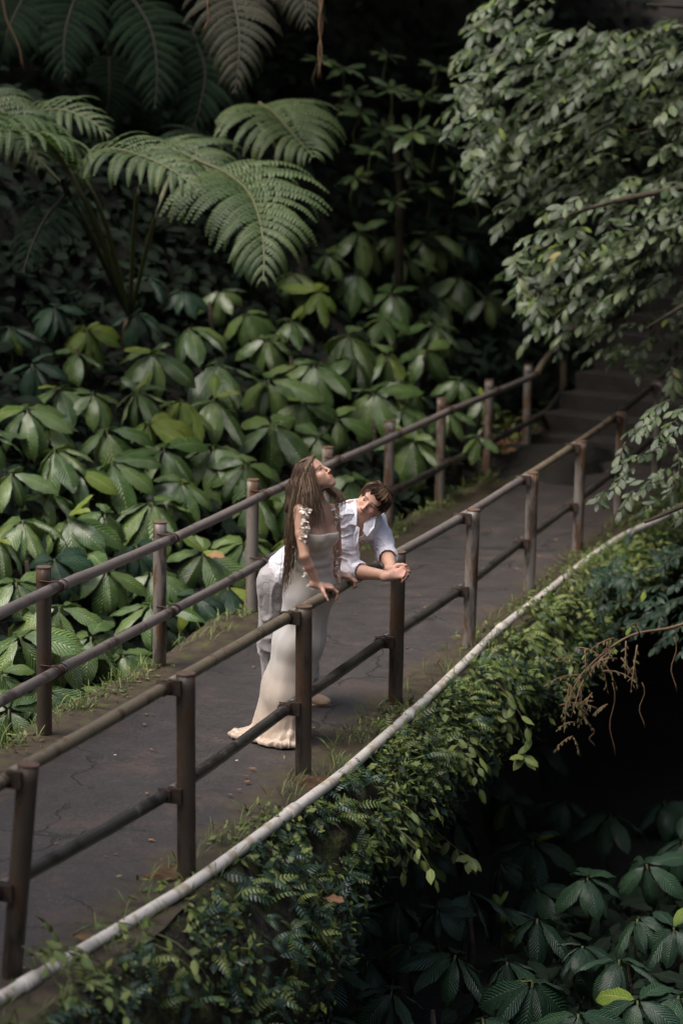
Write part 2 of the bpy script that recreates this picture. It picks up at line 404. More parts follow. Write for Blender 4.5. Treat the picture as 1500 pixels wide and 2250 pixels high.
tag(link('bank', new_mesh('bank', v, f), MT['bank']), kind='structure')

# ------------------------------------------------------------------ stairs at the far end
st = empty('stairs', (2.6, 26.2, 0), 'mossy concrete stairs, darkened for shade, climbing into the trees beyond the bridge', 'stairs')
MT['step'] = simple('worn_shaded_concrete', (.012, .010, .009), (.032, .026, .022), 7, .85, .5, .01)  # concrete colour darkened for the shadow the stairs fade into
ST_R = Vector((.80, -.60, 0)); ST_F = Vector((.60, .80, 0)); ST0 = Vector((1.95, 25.9, 0))
for k in range(28):
    w_ = 3.0; m_ = MB(); rise, run = .19, .37
    c = ST0+ST_F*(run*(k+.75))+ST_R*(w_/2+R.uniform(-.02, .02)-.01*k)+Vector((0, 0, rise*(k+1)-.2))
    m_.box(c, (w_, run*1.5, .40), Matrix(((ST_R.x, ST_F.x, 0), (ST_R.y, ST_F.y, 0), (0, 0, 1))))
    o = m_.build('step', MT['step'], st, smooth=False)
    bv = o.modifiers.new('b', 'BEVEL'); bv.width = .012; bv.segments = 2

# ------------------------------------------------------------------ railings
def post(parent, base, top, r, m):
    b = MB(); d = (top-base)
    n = 14; pts = [base-d.normalized()*.25]+[base+d*(i/n) for i in range(n+1)]
    b.tube(pts, r, 20, jit=.012); o = b.build('post', m, parent)
    c = MB(); c.tube([top-d.normalized()*.004, top+d.normalized()*.005], r*1.03, 20); c.build('post_cap', MT['cap'], o, smooth=False)
    return o
RP = [(bp(-5.0, 0), .96, None), (Vector((-1.40, 9.99, 0)), .96, (-1.32, 9.99)), (Vector((-.73, 11.37, 0)), 1.03, (-.74, 11.37)), (Vector((-.19, 13.14, 0)), .99, (-.2, 13.14)),
      (Vector((.36, 14.84, 0)), .98, None), (Vector((.90, 16.43, 0)), .98, (.91, 16.43)), (Vector((1.47, 18.44, -.02)), .93, None),
      (Vector((2.01, 20.19, -.03)), .93, None), (Vector((2.55, 21.94, -.03)), .95, None), (Vector((3.12, 23.8, 0)), 1.02, None), (Vector((3.75, 25.3, .1)), 1.3, None)]
rr = empty('railing', bp(0, 0), 'brown rusted pipe railing that the couple lean on, nearer the camera', 'railing')
pr = .046
for i, (b0, h, tp) in enumerate(RP):
    top = Vector((tp[0] if tp else b0.x, tp[1] if tp else b0.y, h))
    post(rr, b0, top, pr, MT['post_near'] if i < 5 else MT['post_grey'])
ins = Vector((NL[0], NL[1], 0))
def railspans(parent, posts, frac, r, mats, off, name, sag=.0):
    pts = []
    for (b0, h, tp) in posts:
        p = Vector((b0.x+(tp[0]-b0.x)*frac if tp else b0.x, b0.y+(tp[1]-b0.y)*frac if tp else b0.y, b0.z+(h-b0.z)*frac)); pts.append(p+ins*off)
    for i in range(len(pts)-1):
        a, b = pts[i], pts[i+1]; d = (b-a).normalized(); m_ = MB(); n = 12
        q = [a+(b-a)*(k/n) + Vector((0, 0, -sag*4*(k/n)*(1-k/n)+R.uniform(-.0015, .0015))) for k in range(n+1)]
        m_.tube(q, r, 16, jit=.02)
        m_.build(name, mats[i] if isinstance(mats, list) else mats, parent)
    return pts
rb, rd, rg_ = MT['rail_brown'], MT['rail_dark'], MT['rail_grey']
tops = railspans(rr, RP, .945, .032, [rb, rb, rb, rb, MT['rail_grey'], rg_, rb, rb, rd, rd], .078, 'top_rail', .004)
lows = railspans(rr, RP, .42, .032, [rd]*10, .078, 'lower_rail', .006)
def clamp(parent, p, d):
    b = MB(); rot = Matrix(((E2[0], NL[0], 0), (E2[1], NL[1], 0), (0, 0, 1)))
    b.box(p-Vector((E2[0], E2[1], 0))*.062-ins*.045, (.02, .07, .075), rot)
    b.box(p-Vector((E2[0], E2[1], 0))*.085, (.012, .062, .062), rot)
    b.tube([p-Vector((E2[0], E2[1], 0))*.068-ins*.05+Vector((0, 0, .03)), p-Vector((E2[0], E2[1], 0))*.068+ins*.042+Vector((0, 0, .03))], .005, 6)
    b.build('bracket', MT['bracket'], parent, smooth=False)
def tie(parent, p, axis, r, wob=.004):
    """loose loops of rusty wire round a pipe"""
    axis = axis.normalized(); a = axis.orthogonal().normalized(); c = axis.cross(a); b = MB()
    for q in range(2):
        off = axis*R.uniform(-.035, .035); pts = []
        for k in range(17):
            an = k/16*2*math.pi; pts.append(p+off+axis*(.01*math.sin(an+q))+(a*math.cos(an)+c*math.sin(an))*(r+wob+.003*math.sin(3*an)))
        b.tube(pts, .0035, 5, cap=False)
    b.build('wire_tie', MT['wire'], parent)
for i in range(1, len(RP)):
    for arr in (tops, lows):
        clamp(rr, arr[i], None); tie(rr, arr[i]-Vector((E2[0], E2[1], 0))*.09, Vector((*E2, 0)), .033)
lr = empty('railing', bp(3, 1.77), 'railing of grey rusting pipe posts between the path and the leafy thicket', 'railing')
LP = [(Vector((-2.33, 12.25, 0)), 1.0, None), (Vector((-1.75, 13.98, 0)), 1.02, None), (Vector((-1.2, 15.75, 0)), .98, None), (Vector((-.65, 17.45, 0)), 1.0, None), (Vector((-.12, 19.2, 0)), .99, None),
      (Vector((.41, 20.89, 0)), .98, None), (Vector((.92, 22.43, 0)), .99, None), (Vector((1.46, 24.12, 0)), .97, None), (Vector((1.97, 25.72, 0)), .95, None)]
for i, (b0, h, tp) in enumerate(LP):
    post(lr, b0, Vector((b0.x, b0.y, h)), .045, MT['post_grey'] if i != 1 else MT['post_near'])
ins_keep = ins; ins = -ins
ltop = railspans(lr, LP, .89, .033, rg_, .081, 'top_rail', .004)
llow = railspans(lr, LP, .39, .033, [rg_, rg_, rg_, rg_, rd, rd, rd, rd], .081, 'lower_rail', .004)
ins = ins_keep
for i in range(1, len(LP)):
    for arr in (ltop, llow):
        tie(lr, arr[i], Vector((*E2, 0)), .034); tie(lr, arr[i]+Vector((*E2, 0))*.045, Vector((*E2, 0)), .034)
        b = MB(); q = Vector((*E2, 0))
        pts = [arr[i]+q*.03+Vector((0, 0, .035)), arr[i]+ins*.08+q*.05+Vector((0, 0, .045)), arr[i]+ins*.13+Vector((0, 0, .03)), arr[i]+ins*.08-q*.05+Vector((0, 0, .04)), arr[i]-q*.03+Vector((0, 0, .035))]
        b.tube(pts, .004, 5, cap=False); b.build('wire_tie', MT['wire'], lr)
# the rails climb beside the stairs
bend = [ltop[-1], aty(1195, 792, 26.6), aty(1240, 742, 27.6), aty(1300, 668, 28.8), aty(1350, 600, 30.0)]
b = MB(); b.tube(bend, .033, 12, jit=.02); b.build('top_rail', MT['rail_brown'], lr)
bend2 = [llow[-1], aty(1205, 900, 26.7), aty(1240, 852, 27.6), aty(1300, 775, 28.8)]
b = MB(); b.tube(bend2, .033, 12, jit=.02); b.build('lower_rail', MT['rail_dark'], lr)
for (px, py, py2, Yd) in ((1240, 735, 890, 27.6), (1274, 700, 850, 28.3)):
    post(lr, aty(px-3, py2, Yd), aty(px, py, Yd), .045, MT['rail_brown'])

# ------------------------------------------------------------------ white water pipe along the edge
pp = [(-160, 2285, .03), (0, 2195, .03), (90, 2143, .03), (320, 2006, .03), (450, 1924, .03), (675, 1758, .03), (750, 1702, .03), (850, 1615, .03), (900, 1571, .02), (950, 1525, .02), (1030, 1448, .02), (1100, 1381, .02), (1180, 1318, .02), (1240, 1270, .01), (1300, 1223, .0), (1372, 1176, .03), (1440, 1146, .07), (1500, 1116, .12), (1620, 1060, .2)]
P3 = [atz(*q) for q in pp]; fine_ = []
def catmull(P, n):
    out = []
    for i in range(len(P)-1):
        p0, p1, p2, p3 = P[max(i-1, 0)], P[i], P[i+1], P[min(i+2, len(P)-1)]
        for k in range(n):
            t = k/n; out.append(.5*((2*p1)+(p2-p0)*t+(2*p0-5*p1+4*p2-p3)*t*t+(3*p1-p0-3*p2+p3)*t**3))
    out.append(P[-1].copy()); return out
fine_ = catmull(P3, 5)
wp = empty('water_pipe', fine_[10], 'long white plastic water pipe lying along the mossy outer edge of the bridge', 'pipe')
b = MB(); b.tube(fine_, .031, 16); b.build('pipe_run', MT['pvc'], wp)
for k in (9, 24, 40, 55, 66):
    d = (fine_[k+1]-fine_[k]).normalized(); b = MB(); b.tube([fine_[k]-d*.06, fine_[k]-d*.056, fine_[k]+d*.056, fine_[k]+d*.06], [.032, .037, .037, .032], 16); b.build('coupling', MT['pvc'], wp)
# ------------------------------------------------------------------ leaf templates
def leaf_geo(W, droop, fold=.25, nseg=8, half=2, peak=1.1, wav=.02, start=0.0, tip=.72, seed=0):
    rr_ = random.Random(seed); vs = []; uv = []; fs = []
    x = z = 0.0; th = start; ph = rr_.uniform(0, 6)
    for i in range(nseg+1):
        u = i/nseg
        wv = W*.5*max(0.0, math.sin(math.pi*min(1, max(0, u))**peak))**tip
        if i in (0, nseg): wv = W*.012
        for j in range(-half, half+1):
            q = j/half; y = q*wv
            up = fold*abs(y)-(y*y)*1.6/W*.5 + wav*math.sin(u*17+ph+q*1.5)*abs(q)
            vs.append((x-math.sin(th)*up*-1*0+up*-math.sin(th), y, z+up*math.cos(th))); uv.append((u, q))
        x += math.cos(th)/nseg; z += math.sin(th)/nseg
        th -= droop/nseg*(.5+1.0*u)
    n = 2*half+1
    for i in range(nseg):
        for j in range(n-1):
            fs.append((i*n+j, (i+1)*n+j, (i+1)*n+j+1, i*n+j+1))
    return vs, fs, uv
def leaf_set(name, key, specs, **kw):
    out = []
    for k, (W, dr) in enumerate(specs):
        me = new_mesh(name, *leaf_geo(W, rad(dr), seed=k, **kw)); me.materials.append(MT[key]); out.append(me)
    return out
BSPEC = [(.37, 35), (.42, 55), (.40, 70), (.43, 45), (.36, 80), (.41, 60)]
LV = {'broad': leaf_set('leaf', 'broad', BSPEC), 'broad_shaded': leaf_set('leaf', 'broad_shaded', BSPEC),
      'young': leaf_set('leaf', 'young', [(.36, 20), (.40, 45), (.34, 60)]),
      'small': leaf_set('leaf', 'small', [(.40, 30), (.44, 55), (.36, 70), (.42, 10)], nseg=5, wav=.03),
      'vine': leaf_set('leaf', 'vine', [(.46, 12), (.44, 30), (.50, 45), (.40, 5)], nseg=5, peak=.85, wav=.03),
      'dry': leaf_set('leaf', 'dry', [(.45, -60), (.4, 90), (.5, 40)], nseg=5, fold=.5, wav=.06)}
GEO_LOW = [leaf_geo(W, rad(d), nseg=3, half=1, wav=.02, seed=k) for k, (W, d) in enumerate([(.42, 30), (.38, 60), (.46, 80)])]
GEO_TINY = [leaf_geo(W, rad(d), nseg=2, half=1, wav=0, seed=k) for k, (W, d) in enumerate([(.5, 20), (.42, 60), (.6, 40)])]
NRAND = [0]
def add_leaf(kind, m, parent, name='leaf'):
    me = R.choice(LV[kind]); o = bpy.data.objects.new(name, me); C.objects.link(o)
    o.parent = parent; o.matrix_parent_inverse = parent_inv(parent); o.matrix_basis = m; NRAND[0] += 1
    return o
class Bake:
    """many leaves joined into one mesh, with a random value per leaf"""
    def __init__(s): s.items = {}
    def add(s, geo_id, geo, m):
        s.items.setdefault(geo_id, (geo, []))[1].append(np.array(m))
    def build(s, name, key, parent=None):
        V = []; Fq = []; UV = []; RN = []; o = 0
        rg = np.random.RandomState(3)
        for gid, (geo, ms) in s.items.items():
            v = np.array(geo[0]); v4 = np.concatenate([v, np.ones((len(v), 1))], 1); f = np.array(geo[1]); uv = np.array(geo[2]); k = len(ms)
            ms = np.array(ms); V.append(np.einsum('kij,nj->kni', ms, v4)[:, :, :3].reshape(-1, 3))
            Fq.append((f[None]+(np.arange(k)*len(v))[:, None, None]+o).reshape(-1, f.shape[1])); UV.append(np.tile(uv, (k, 1)))
            RN.append(np.repeat(rg.rand(k), len(v))); o += k*len(v)
        V = np.concatenate(V); Fq = np.concatenate(Fq); UV = np.concatenate(UV); RN = np.concatenate(RN)
        me = bpy.data.meshes.new(name); me.vertices.add(len(V)); me.vertices.foreach_set('co', V.astype(np.float32).ravel())
        me.loops.add(Fq.size); me.loops.foreach_set('vertex_index', Fq.ravel().astype(np.int32))
        me.polygons.add(len(Fq)); me.polygons.foreach_set('loop_start', np.arange(0, Fq.size, Fq.shape[1], dtype=np.int32))
        me.update(calc_edges=True)
        ul = me.uv_layers.new(name='UVMap'); ul.data.foreach_set('uv', UV[Fq.ravel()].astype(np.float32).ravel())
        at = me.attributes.new('rnd', 'FLOAT', 'POINT'); at.data.foreach_set('value', RN.astype(np.float32))
        me.polygons.foreach_set('use_smooth', [True]*len(me.polygons)); me.materials.append(MT[key])
        return link(name, me, None, parent)
def rnd_dir(): 
    v = Vector((R.gauss(0, 1), R.gauss(0, 1), R.gauss(0, 1))); return v.normalized()

def rosette(root, pos, axis, size, kind, n=None, young=.12, name='shoot', stem_from=None, el=(-48, -8)):
    """a whorl of large leaves at the end of a stem"""
    axis = Vector(axis).normalized(); n = n or R.choice((7, 8, 8, 9, 10))
    b = MB(); base = stem_from if stem_from is not None else pos-axis*size*.8-Vector((0, 0, size*.7))
    mid = (base+pos)/2+Vector((R.uniform(-.05, .05), R.uniform(-.05, .05), -.04))
    b.tube([base, mid, pos], [.014, .011, .008], 6); sh = b.build(name, MT['stem'], root)
    a = axis.orthogonal().normalized(); c = axis.cross(a); a0 = R.uniform(0, 6.28)
    for k in range(n):
        an = a0+2*math.pi*k/n+R.uniform(-.28, .28); e = rad(R.uniform(*el)); d = (a*math.cos(an)+c*math.sin(an))*math.cos(e)+axis*math.sin(e)
        s_ = min(size*R.uniform(.72, 1.05), .52)
        add_leaf(kind if R.random() > .025 else 'young', frame(pos+d*size*.07, d, axis+rnd_dir()*.35, s_), sh)
    if R.random() < young*3:
        for k in range(R.choice((1, 2))):
            an = R.uniform(0, 6.28); d = (a*math.cos(an)+c*math.sin(an))*.75+axis*.6
            add_leaf('young' if R.random() < .6 else kind, frame(pos+axis*.015, d, axis, size*R.uniform(.35, .6)), sh)
    return sh

# ------------------------------------------------------------------ the broad-leaved thicket left of the bridge
ROS = [(190, 725, 70, 'y'), (335, 775, 92, ''), (475, 800, 95, ''), (585, 745, 78, ''), (640, 600, 62, ''), (700, 640, 62, 'y'), (780, 600, 75, ''),
 (790, 510, 85, ''), (945, 515, 88, ''), (1010, 610, 85, ''), (890, 570, 66, ''), (860, 645, 75, ''), (765, 735, 88, ''), (955, 715, 80, ''), (1070, 655, 55, ''),
 (690, 800, 95, ''), (590, 835, 100, ''), (820, 862, 108, ''), (470, 878, 100, ''), (600, 935, 120, ''), (468, 980, 130, ''), (360, 985, 100, ''),
 (235, 945, 108, ''), (245, 1015, 118, ''), (130, 855, 95, ''), (60, 900, 90, ''), (205, 865, 70, ''), (325, 930, 80, 'y'), (25, 1040, 85, ''), (150, 1140, 112, ''),
 (335, 1105, 115, ''), (50, 1145, 95, ''), (445, 1215, 95, ''), (540, 1190, 105, ''), (235, 1255, 98, ''), (330, 1330, 95, ''), (130, 1335, 118, ''), (45, 1400, 112, ''),
 (200, 1400, 118, ''), (35, 1280, 95, ''), (105, 1515, 105, ''), (195, 1525, 85, ''), (20, 1560, 112, ''), (770, 1050, 108, ''), (700, 960, 80, ''), (905, 965, 95, ''),
 (560, 1090, 85, ''), (850, 780, 88, ''), (935, 770, 78, ''), (1010, 835, 66, ''), (985, 905, 66, ''), (640, 705, 62, ''), (540, 690, 72, ''), (415, 720, 78, ''),
 (300, 690, 62, 'd'), (120, 675, 62, 'd'), (400, 640, 55, 'd'), (480, 640, 60, ''), (330, 610, 55, 'd'), (545, 560, 55, 'd'), (860, 520, 60, ''), (1030, 530, 55, 'd'),
 (720, 560, 60, ''), (70, 800, 70, 'd'), (20, 720, 60, 'd'), (230, 1130, 80, ''), (400, 1060, 90, ''), (120, 990, 85, ''), (660, 880, 85, ''), (740, 920, 80, ''), (540, 1020, 95, ''),
 (300, 860, 80, ''), (400, 880, 75, 'y'), (880, 900, 80, ''), (640, 1080, 80, ''), (430, 1310, 80, 'd'), (500, 1290, 80, 'd'), (120, 1230, 85, 'd'), (300, 1200, 80, 'd'), (270, 1440, 80, ''), (0, 1480, 90, ''), (0, 1190, 90, ''), (1050, 960, 50, ''), (1060, 880, 45, '')]
SHRUBS = [((60, 1500), 'broad-leaved shrub low in the corner behind the nearest post of the grey railing'),
 ((230, 1400), 'broad-leaved shrub seen through the rails between the two nearest grey posts'),
 ((60, 1200), 'glossy broad-leaved shrub rising above the rail end at the left edge'),
 ((200, 1120), 'large-leaved shrub with its leaves over the second grey post from the near end'),
 ((360, 1080), 'large-leaved shrub filling the gap just left of the post behind the man'),
 ((480, 1250), 'shaded broad-leaved shrub with an orange dead leaf beside the man’s back'),
 ((60, 900), 'broad-leaved shrub half in shadow midway up the left edge'),
 ((260, 970), 'shrub of long drooping corrugated leaves left of the middle of the thicket'),
 ((460, 950), 'shrub with the longest pale glossy leaves, above and left of the woman’s head'),
 ((640, 930), 'broad-leaved shrub directly above the woman’s head'),
 ((820, 900), 'broad-leaved shrub hanging over the grey top rail right of the woman’s head'),
 ((780, 1050), 'big pale leaves poking through the railing between the two heads'),
 ((320, 770), 'glossy broad-leaved shrub below the fern stalks'),
 ((170, 740), 'yellow-green shrub alone in the dark at the left of the thicket'),
 ((480, 800), 'glossy shrub below the tip of the large hanging fern frond'),
 ((640, 760), 'bright green shrub in the middle of the thicket'),
 ((780, 720), 'bright green shrub at the top of the thicket, right of the fern'),
 ((950, 740), 'broad-leaved shrub at the right end of the thicket by the leaf litter'),
 ((1010, 600), 'shrub whose light leaves stick out into the dark before the stairs'),
 ((800, 520), 'greyish shrub in shade with round-tipped leaves under the far foliage'),
 ((950, 520), 'dim shrub with a fan of six wide hanging leaves in the dark centre'),
 ((460, 640), 'dark small-leaved shrub behind the fern frond tips'),
 ((120, 660), 'barely lit broad-leaved shrub in the dark hollow under the ferns'),
 ((1010, 890), 'low broad-leaved shrub growing under the far rails of the grey railing')]
rosp = []
for (px, py, sz, k) in ROS:
    rosp.append((px, py, sz, k))
tries = 0
while len(rosp) < 98 and tries < 5000:
    tries += 1
    px = R.uniform(-40, 1060); py = R.uniform(600, 1600)
    if px > 100+ (1600-py)*1.25 + 60 or (py < 700 and px < 250): continue
    if px > 930 and py > 760: continue
    if all(math.hypot(px-a, (py-b)*1.2) > 62 for a, b, *_ in rosp):
        rosp.append((px, py, 60+45*(py-560)/1000+R.uniform(-8, 8), 'f'))
roots = {}
def shrub_root(table, idx, name, cat, group, place):
    return empty(name, place, table[idx][1], cat, group)
for (px, py, sz, k) in rosp:
    idx = min(range(len(SHRUBS)), key=lambda i: math.hypot(px-SHRUBS[i][0][0], py-SHRUBS[i][0][1]))
    off = -.12 if k == 'f' else (.0 if k != 'd' else -.05)
    p = hit(px, py, off+R.uniform(-.05, .05))
    if idx not in roots:
        c = hit(*SHRUBS[idx][0]); roots[idx] = empty('broad_leaved_shrub', (c.x, c.y, Tz(c.x, c.y)), SHRUBS[idx][1].replace('’', "'"), 'shrub', 'broad-leaved shrubs of the thicket left of the bridge')
        b = MB(); b.tube([(c.x, c.y, Tz(c.x, c.y)-.1), (c.x+.03, c.y, c.z-.4), (c.x, c.y-.05, c.z-.1)], [.035, .026, .016], 7); b.build('trunk', MT['bark'], roots[idx])
    size = sz*p.y/F_PX*1.32
    ax = Vector((R.uniform(-.3, .3), -.55+R.uniform(-.25, .2), 1.0))
    kind = {'': 'broad', 'y': 'young', 'd': 'broad_shaded', 'f': 'broad'}[k]
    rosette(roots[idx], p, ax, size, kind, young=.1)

# ------------------------------------------------------------------ ravine shrubs right of the bridge, shade put into their darker leaf colour
LOW = [(870, 1985, 95), (1000, 1800, 95), (1030, 1960, 110), (1170, 1850, 105), (1180, 2020, 95), (1000, 2100, 110), (1170, 2160, 115), (1360, 2110, 105), (1420, 1900, 95), (1340, 1790, 80),
 (1480, 2040, 90), (860, 2180, 95), (720, 2120, 100), (640, 2010, 85), (1460, 1760, 90), (560, 2200, 85), (720, 2240, 85), (1290, 1930, 80), (930, 1870, 80), (1490, 2190, 95), (1270, 2230, 95),
 (1060, 2240, 95), (400, 2240, 80), (330, 2190, 70), (1400, 1650, 70), (1470, 1560, 80), (1300, 1680, 60), (1120, 1760, 70), (960, 2000, 70), (780, 2010, 75), (1240, 1760, 60), (480, 2120, 70), (1400, 2020, 80), (1100, 1900, 60), (900, 2080, 70), (1280, 2080, 70), (640, 2160, 75)]
LOWS = [((870, 1990), 'dark drooping broad-leaved shrub below the pipe, left of the black hollow'), ((1030, 1960), 'bluish dark shrub in the middle of the ravine'), ((1010, 1800), 'shaded shrub at the top of the ravine right under the trailing vines'),
 ((1180, 2140), 'glossy dark shrub with a wide open whorl near the lower edge'), ((1380, 2080), 'glossy dark shrub with drooping leaves near the lower right corner'), ((1440, 1900), 'dim shrub against the right edge of the ravine'),
 ((1450, 1600), 'small dim shrub in the black gap below the dangling brown twigs'), ((720, 2150), 'dark shrub at the lower edge, left of centre'), ((560, 2180), 'dark shrub under the mossy foot of the bridge'), ((360, 2220), 'low dark shrub under the near end of the white pipe'), ((950, 2180), 'dark shrub at the lower edge with a yellow young leaf')]
lroots = {}
LOW += [(560, 2080, 80), (450, 2170, 80), (260, 2240, 80), (900, 1760, 70), (1060, 1700, 70), (1180, 1640, 70), (1330, 1560, 70), (1500, 1850, 90), (1400, 2200, 100)]
while len(LOW) < 58:
    px = R.uniform(300, 1540); py = R.uniform(1650, 2290)
    if py < 1650+ (1000-px)*.9: continue
    if all(math.hypot(px-a, py-b) > 60 for a, b, *_ in LOW): LOW.append((px, py, -78))
def lowhit(px, py, off):
    P = hit(px, py, off)
    return P
for (px, py, sz) in LOW:
    fill = sz < 0; sz = abs(sz)
    idx = min(range(len(LOWS)), key=lambda i: math.hypot(px-LOWS[i][0][0], py-LOWS[i][0][1]))
    p = lowhit(px, py, (-.2 if fill else 0)+R.uniform(-.06, .06))
    if idx not in lroots:
        c = lowhit(*LOWS[idx][0], 0); lroots[idx] = empty('shade_toned_shrub', (c.x, c.y, Tz(c.x, c.y)), LOWS[idx][1], 'shrub', 'shade-toned shrubs down in the ravine')
        b = MB(); b.tube([(c.x, c.y, Tz(c.x, c.y)-.1), (c.x+.03, c.y, c.z-.4), (c.x, c.y-.05, c.z-.1)], [.03, .024, .014], 7); b.build('trunk', MT['bark'], lroots[idx])
    rosette(lroots[idx], p, Vector((R.uniform(-.4, .3), -.35+R.uniform(-.25, .25), 1.0)), sz*p.y/F_PX*1.35, 'broad_shaded', young=.06)

# ------------------------------------------------------------------ twigs with alternate leaves
def twig(root, p0, d, length, size, kind, n=8, droop=.5, name='twig', stem='bark', baked=None):
    d = Vector(d).normalized(); pts = [Vector(p0)]; dd = d.copy(); k = 6
    for i in range(k):
        dd = (dd+Vector((0, 0, -droop/k))+rnd_dir()*.06).normalized(); pts.append(pts[-1]+dd*length/k)
    if baked is None:
        b = MB(); b.tube(pts, [.006*(1-.6*i/k) for i in range(k+1)], 5); tw = b.build(name, MT[stem], root)
    for i in range(n):
        f = (i+.8)/n*k; j = min(int(f), k-1); p = pts[j].lerp(pts[j+1], f-j); t_ = (pts[j+1]-pts[j]).normalized()
        side = t_.cross(Vector((0, 0, 1)))
        if side.length < .2: side = Vector((1, 0, 0))
        side.normalize(); sgn = 1 if i % 2 else -1
        dir_ = t_*.75+side*sgn*R.uniform(.4, 1.0)+Vector((0, 0, R.uniform(-.5, .15)))
        if i == n-1: dir_ = t_
        m = frame(p, dir_, Vector((0, -.3, 1))+rnd_dir()*.5, size*R.uniform(.7, 1.15))
        if baked is None: add_leaf(kind if R.random() > .03 else 'young', m, tw)
        else:
            g = R.randrange(3); baked.add(g, GEO_LOW[g], m)

# right-hand trees that overhang the path
def region_pts(polys, n, sep, rng=R):
    out = []
    def inside(x, y, P):
        c = False; j = len(P)-1
        for i in range(len(P)):
            if (P[i][1] > y) != (P[j][1] > y) and x < (P[j][0]-P[i][0])*(y-P[i][1])/(P[j][1]-P[i][1])+P[i][0]: c = not c
            j = i
        return c
    x0 = min(p[0] for P in polys for p in P); x1 = max(p[0] for P in polys for p in P); y0 = min(p[1] for P in polys for p in P); y1 = max(p[1] for P in polys for p in P)
    t_ = 0
    while len(out) < n and t_ < 20000:
        t_ += 1; x = rng.uniform(x0, x1); y = rng.uniform(y0, y1)
        if any(inside(x, y, P) for P in polys) and all(math.hypot(x-a, y-b) > sep for a, b in out): out.append((x, y))
    return out
def tree(label, trunk, limbs, polys, n, sep, Yr, size, kind, tl, nfill, group, name='overhanging_tree', n_leaves=8, dirx=(-1, .1), droop=.7, cat='tree'):
    root = empty(name, trunk[0], label, cat, group)
    b = MB(); b.tube(trunk, [.16*(1-.5*i/len(trunk)) for i in range(len(trunk))] if name == 'overhanging_tree' else .03, 12, jit=.06); b.build('trunk', MT['bark'], root)
    for lm in limbs:
        b = MB(); k = len(lm); b.tube(catmull([Vector(q) for q in lm], 4), [.05*(1-.8*i/((k-1)*4)) for i in range((k-1)*4+1)], 8, jit=.05); b.build('limb', MT['bark'], root)
    for (px, py) in region_pts(polys, n, sep):
        Yd = R.uniform(*Yr); p = aty(px, py, Yd); L_ = tl*R.uniform(.7, 1.2)
        d = Vector((R.uniform(*dirx), R.uniform(-.9, -.1), R.uniform(-.2, .35)))
        twig(root, p-d.normalized()*L_*.5, d, L_, size, kind, n_leaves, droop)
    if nfill:
        bk = Bake()
        for (px, py) in region_pts(polys, nfill, 4):
            Yd = R.uniform(Yr[0]+.4, Yr[1]+1.6); p = aty(px, py, Yd); L_ = tl*R.uniform(.7, 1.2)
            d = Vector((R.uniform(*dirx), R.uniform(-.9, .5), R.uniform(-.3, .3)))
            twig(root, p-d.normalized()*L_*.5, d, L_, size, kind, n_leaves, droop, baked=bk)
        tag(bk.build('foliage', kind, root), kind='stuff')
    return root
TG = 'trees overhanging the stairs'
tree('tree with dense grey-green leaves filling the upper right corner', [(5.6, 23.5, Tz(5.6, 23.5)), (5.2, 23, 3), (4.9, 22.6, 6.5)],
     [[(5.2, 23, 3.2), (4.0, 22.2, 4.4), (2.6, 21.6, 4.6)], [(5.0, 22.8, 4.2), (4.2, 22.2, 5.0), (3.0, 21.5, 5.2), (1.6, 21.3, 4.9)], [(5.1, 22.9, 2.9), (3.8, 21.8, 3.6), (2.4, 21.2, 3.5)]],
     [[(1010, 90), (1120, 60), (1300, 50), (1540, 30), (1540, 400), (1400, 400), (1260, 420), (1120, 480), (1060, 400), (1000, 250)], [(1040, -30), (1180, -30), (1200, 60), (1030, 70)]], 88, 42, (20.6, 22.6), .160, 'small', .42, 210, TG)
tree('tree with a pale sunlit spray of leaves in front of the stairs', [(4.9, 20.5, Tz(4.9, 20.5)), (4.5, 20.6, 2.2), (4.3, 20.5, 4.5)],
     [[(4.5, 20.6, 2.4), (3.6, 20.4, 3.1), (2.4, 20.0, 3.0), (1.7, 19.9, 2.8)], [(4.45, 20.6, 2.0), (3.4, 20.4, 2.3), (2.5, 20.1, 1.9)]],
     [[(1150, 500), (1240, 430), (1350, 400), (1540, 370), (1540, 500), (1400, 520), (1380, 620), (1290, 700), (1180, 700), (1130, 600)]], 44, 40, (19.6, 20.8), .160, 'small', .40, 60, TG)
tree('thin dark-leaved branches hanging over the right side of the stairs', [(5.0, 22.0, Tz(5., 22.)), (4.8, 21.6, 2.0), (4.6, 21.4, 3.4)],
     [[(4.7, 21.5, 2.4), (4.0, 21.2, 2.3), (3.3, 21.0, 1.9)]],
     [[(1380, 520), (1540, 520), (1540, 860), (1450, 830), (1330, 760), (1180, 740), (1250, 690)]], 18, 55, (20.3, 21.6), .13, 'small', .38, 30, TG)
tree('leafy branch reaching in from the right edge over the far railing', [(3.4, 16.6, Tz(3.4, 16.6)), (3.3, 16.6, .5), (3.1, 16.6, 1.2)],
     [[(3.2, 16.6, .9), (2.7, 16.6, 1.1), (2.1, 16.5, .9)], [(3.2, 16.6, 1.1), (2.6, 16.5, 1.45), (2.35, 16.5, 1.6)]],
     [[(1310, 1080), (1350, 960), (1420, 880), (1540, 850), (1540, 1120), (1440, 1110)]], 17, 42, (16.2, 17.0), .105, 'small', .27, 12, 'saplings on the right bank', 'sapling', cat='sapling')
tree('shaded sapling below the white pipe at the right edge', [(3.1, 16.9, Tz(3.1, 16.9)), (3.0, 16.8, -.6), (2.8, 16.7, .2)],
     [[(2.95, 16.8, -.4), (2.5, 16.7, -.3)]],
     [[(1330, 1230), (1540, 1150), (1540, 1420), (1400, 1380), (1300, 1300)]], 16, 46, (16.4, 17.4), .10, 'broad_shaded', .28, 25, 'saplings on the right bank', 'sapling', cat='sapling')

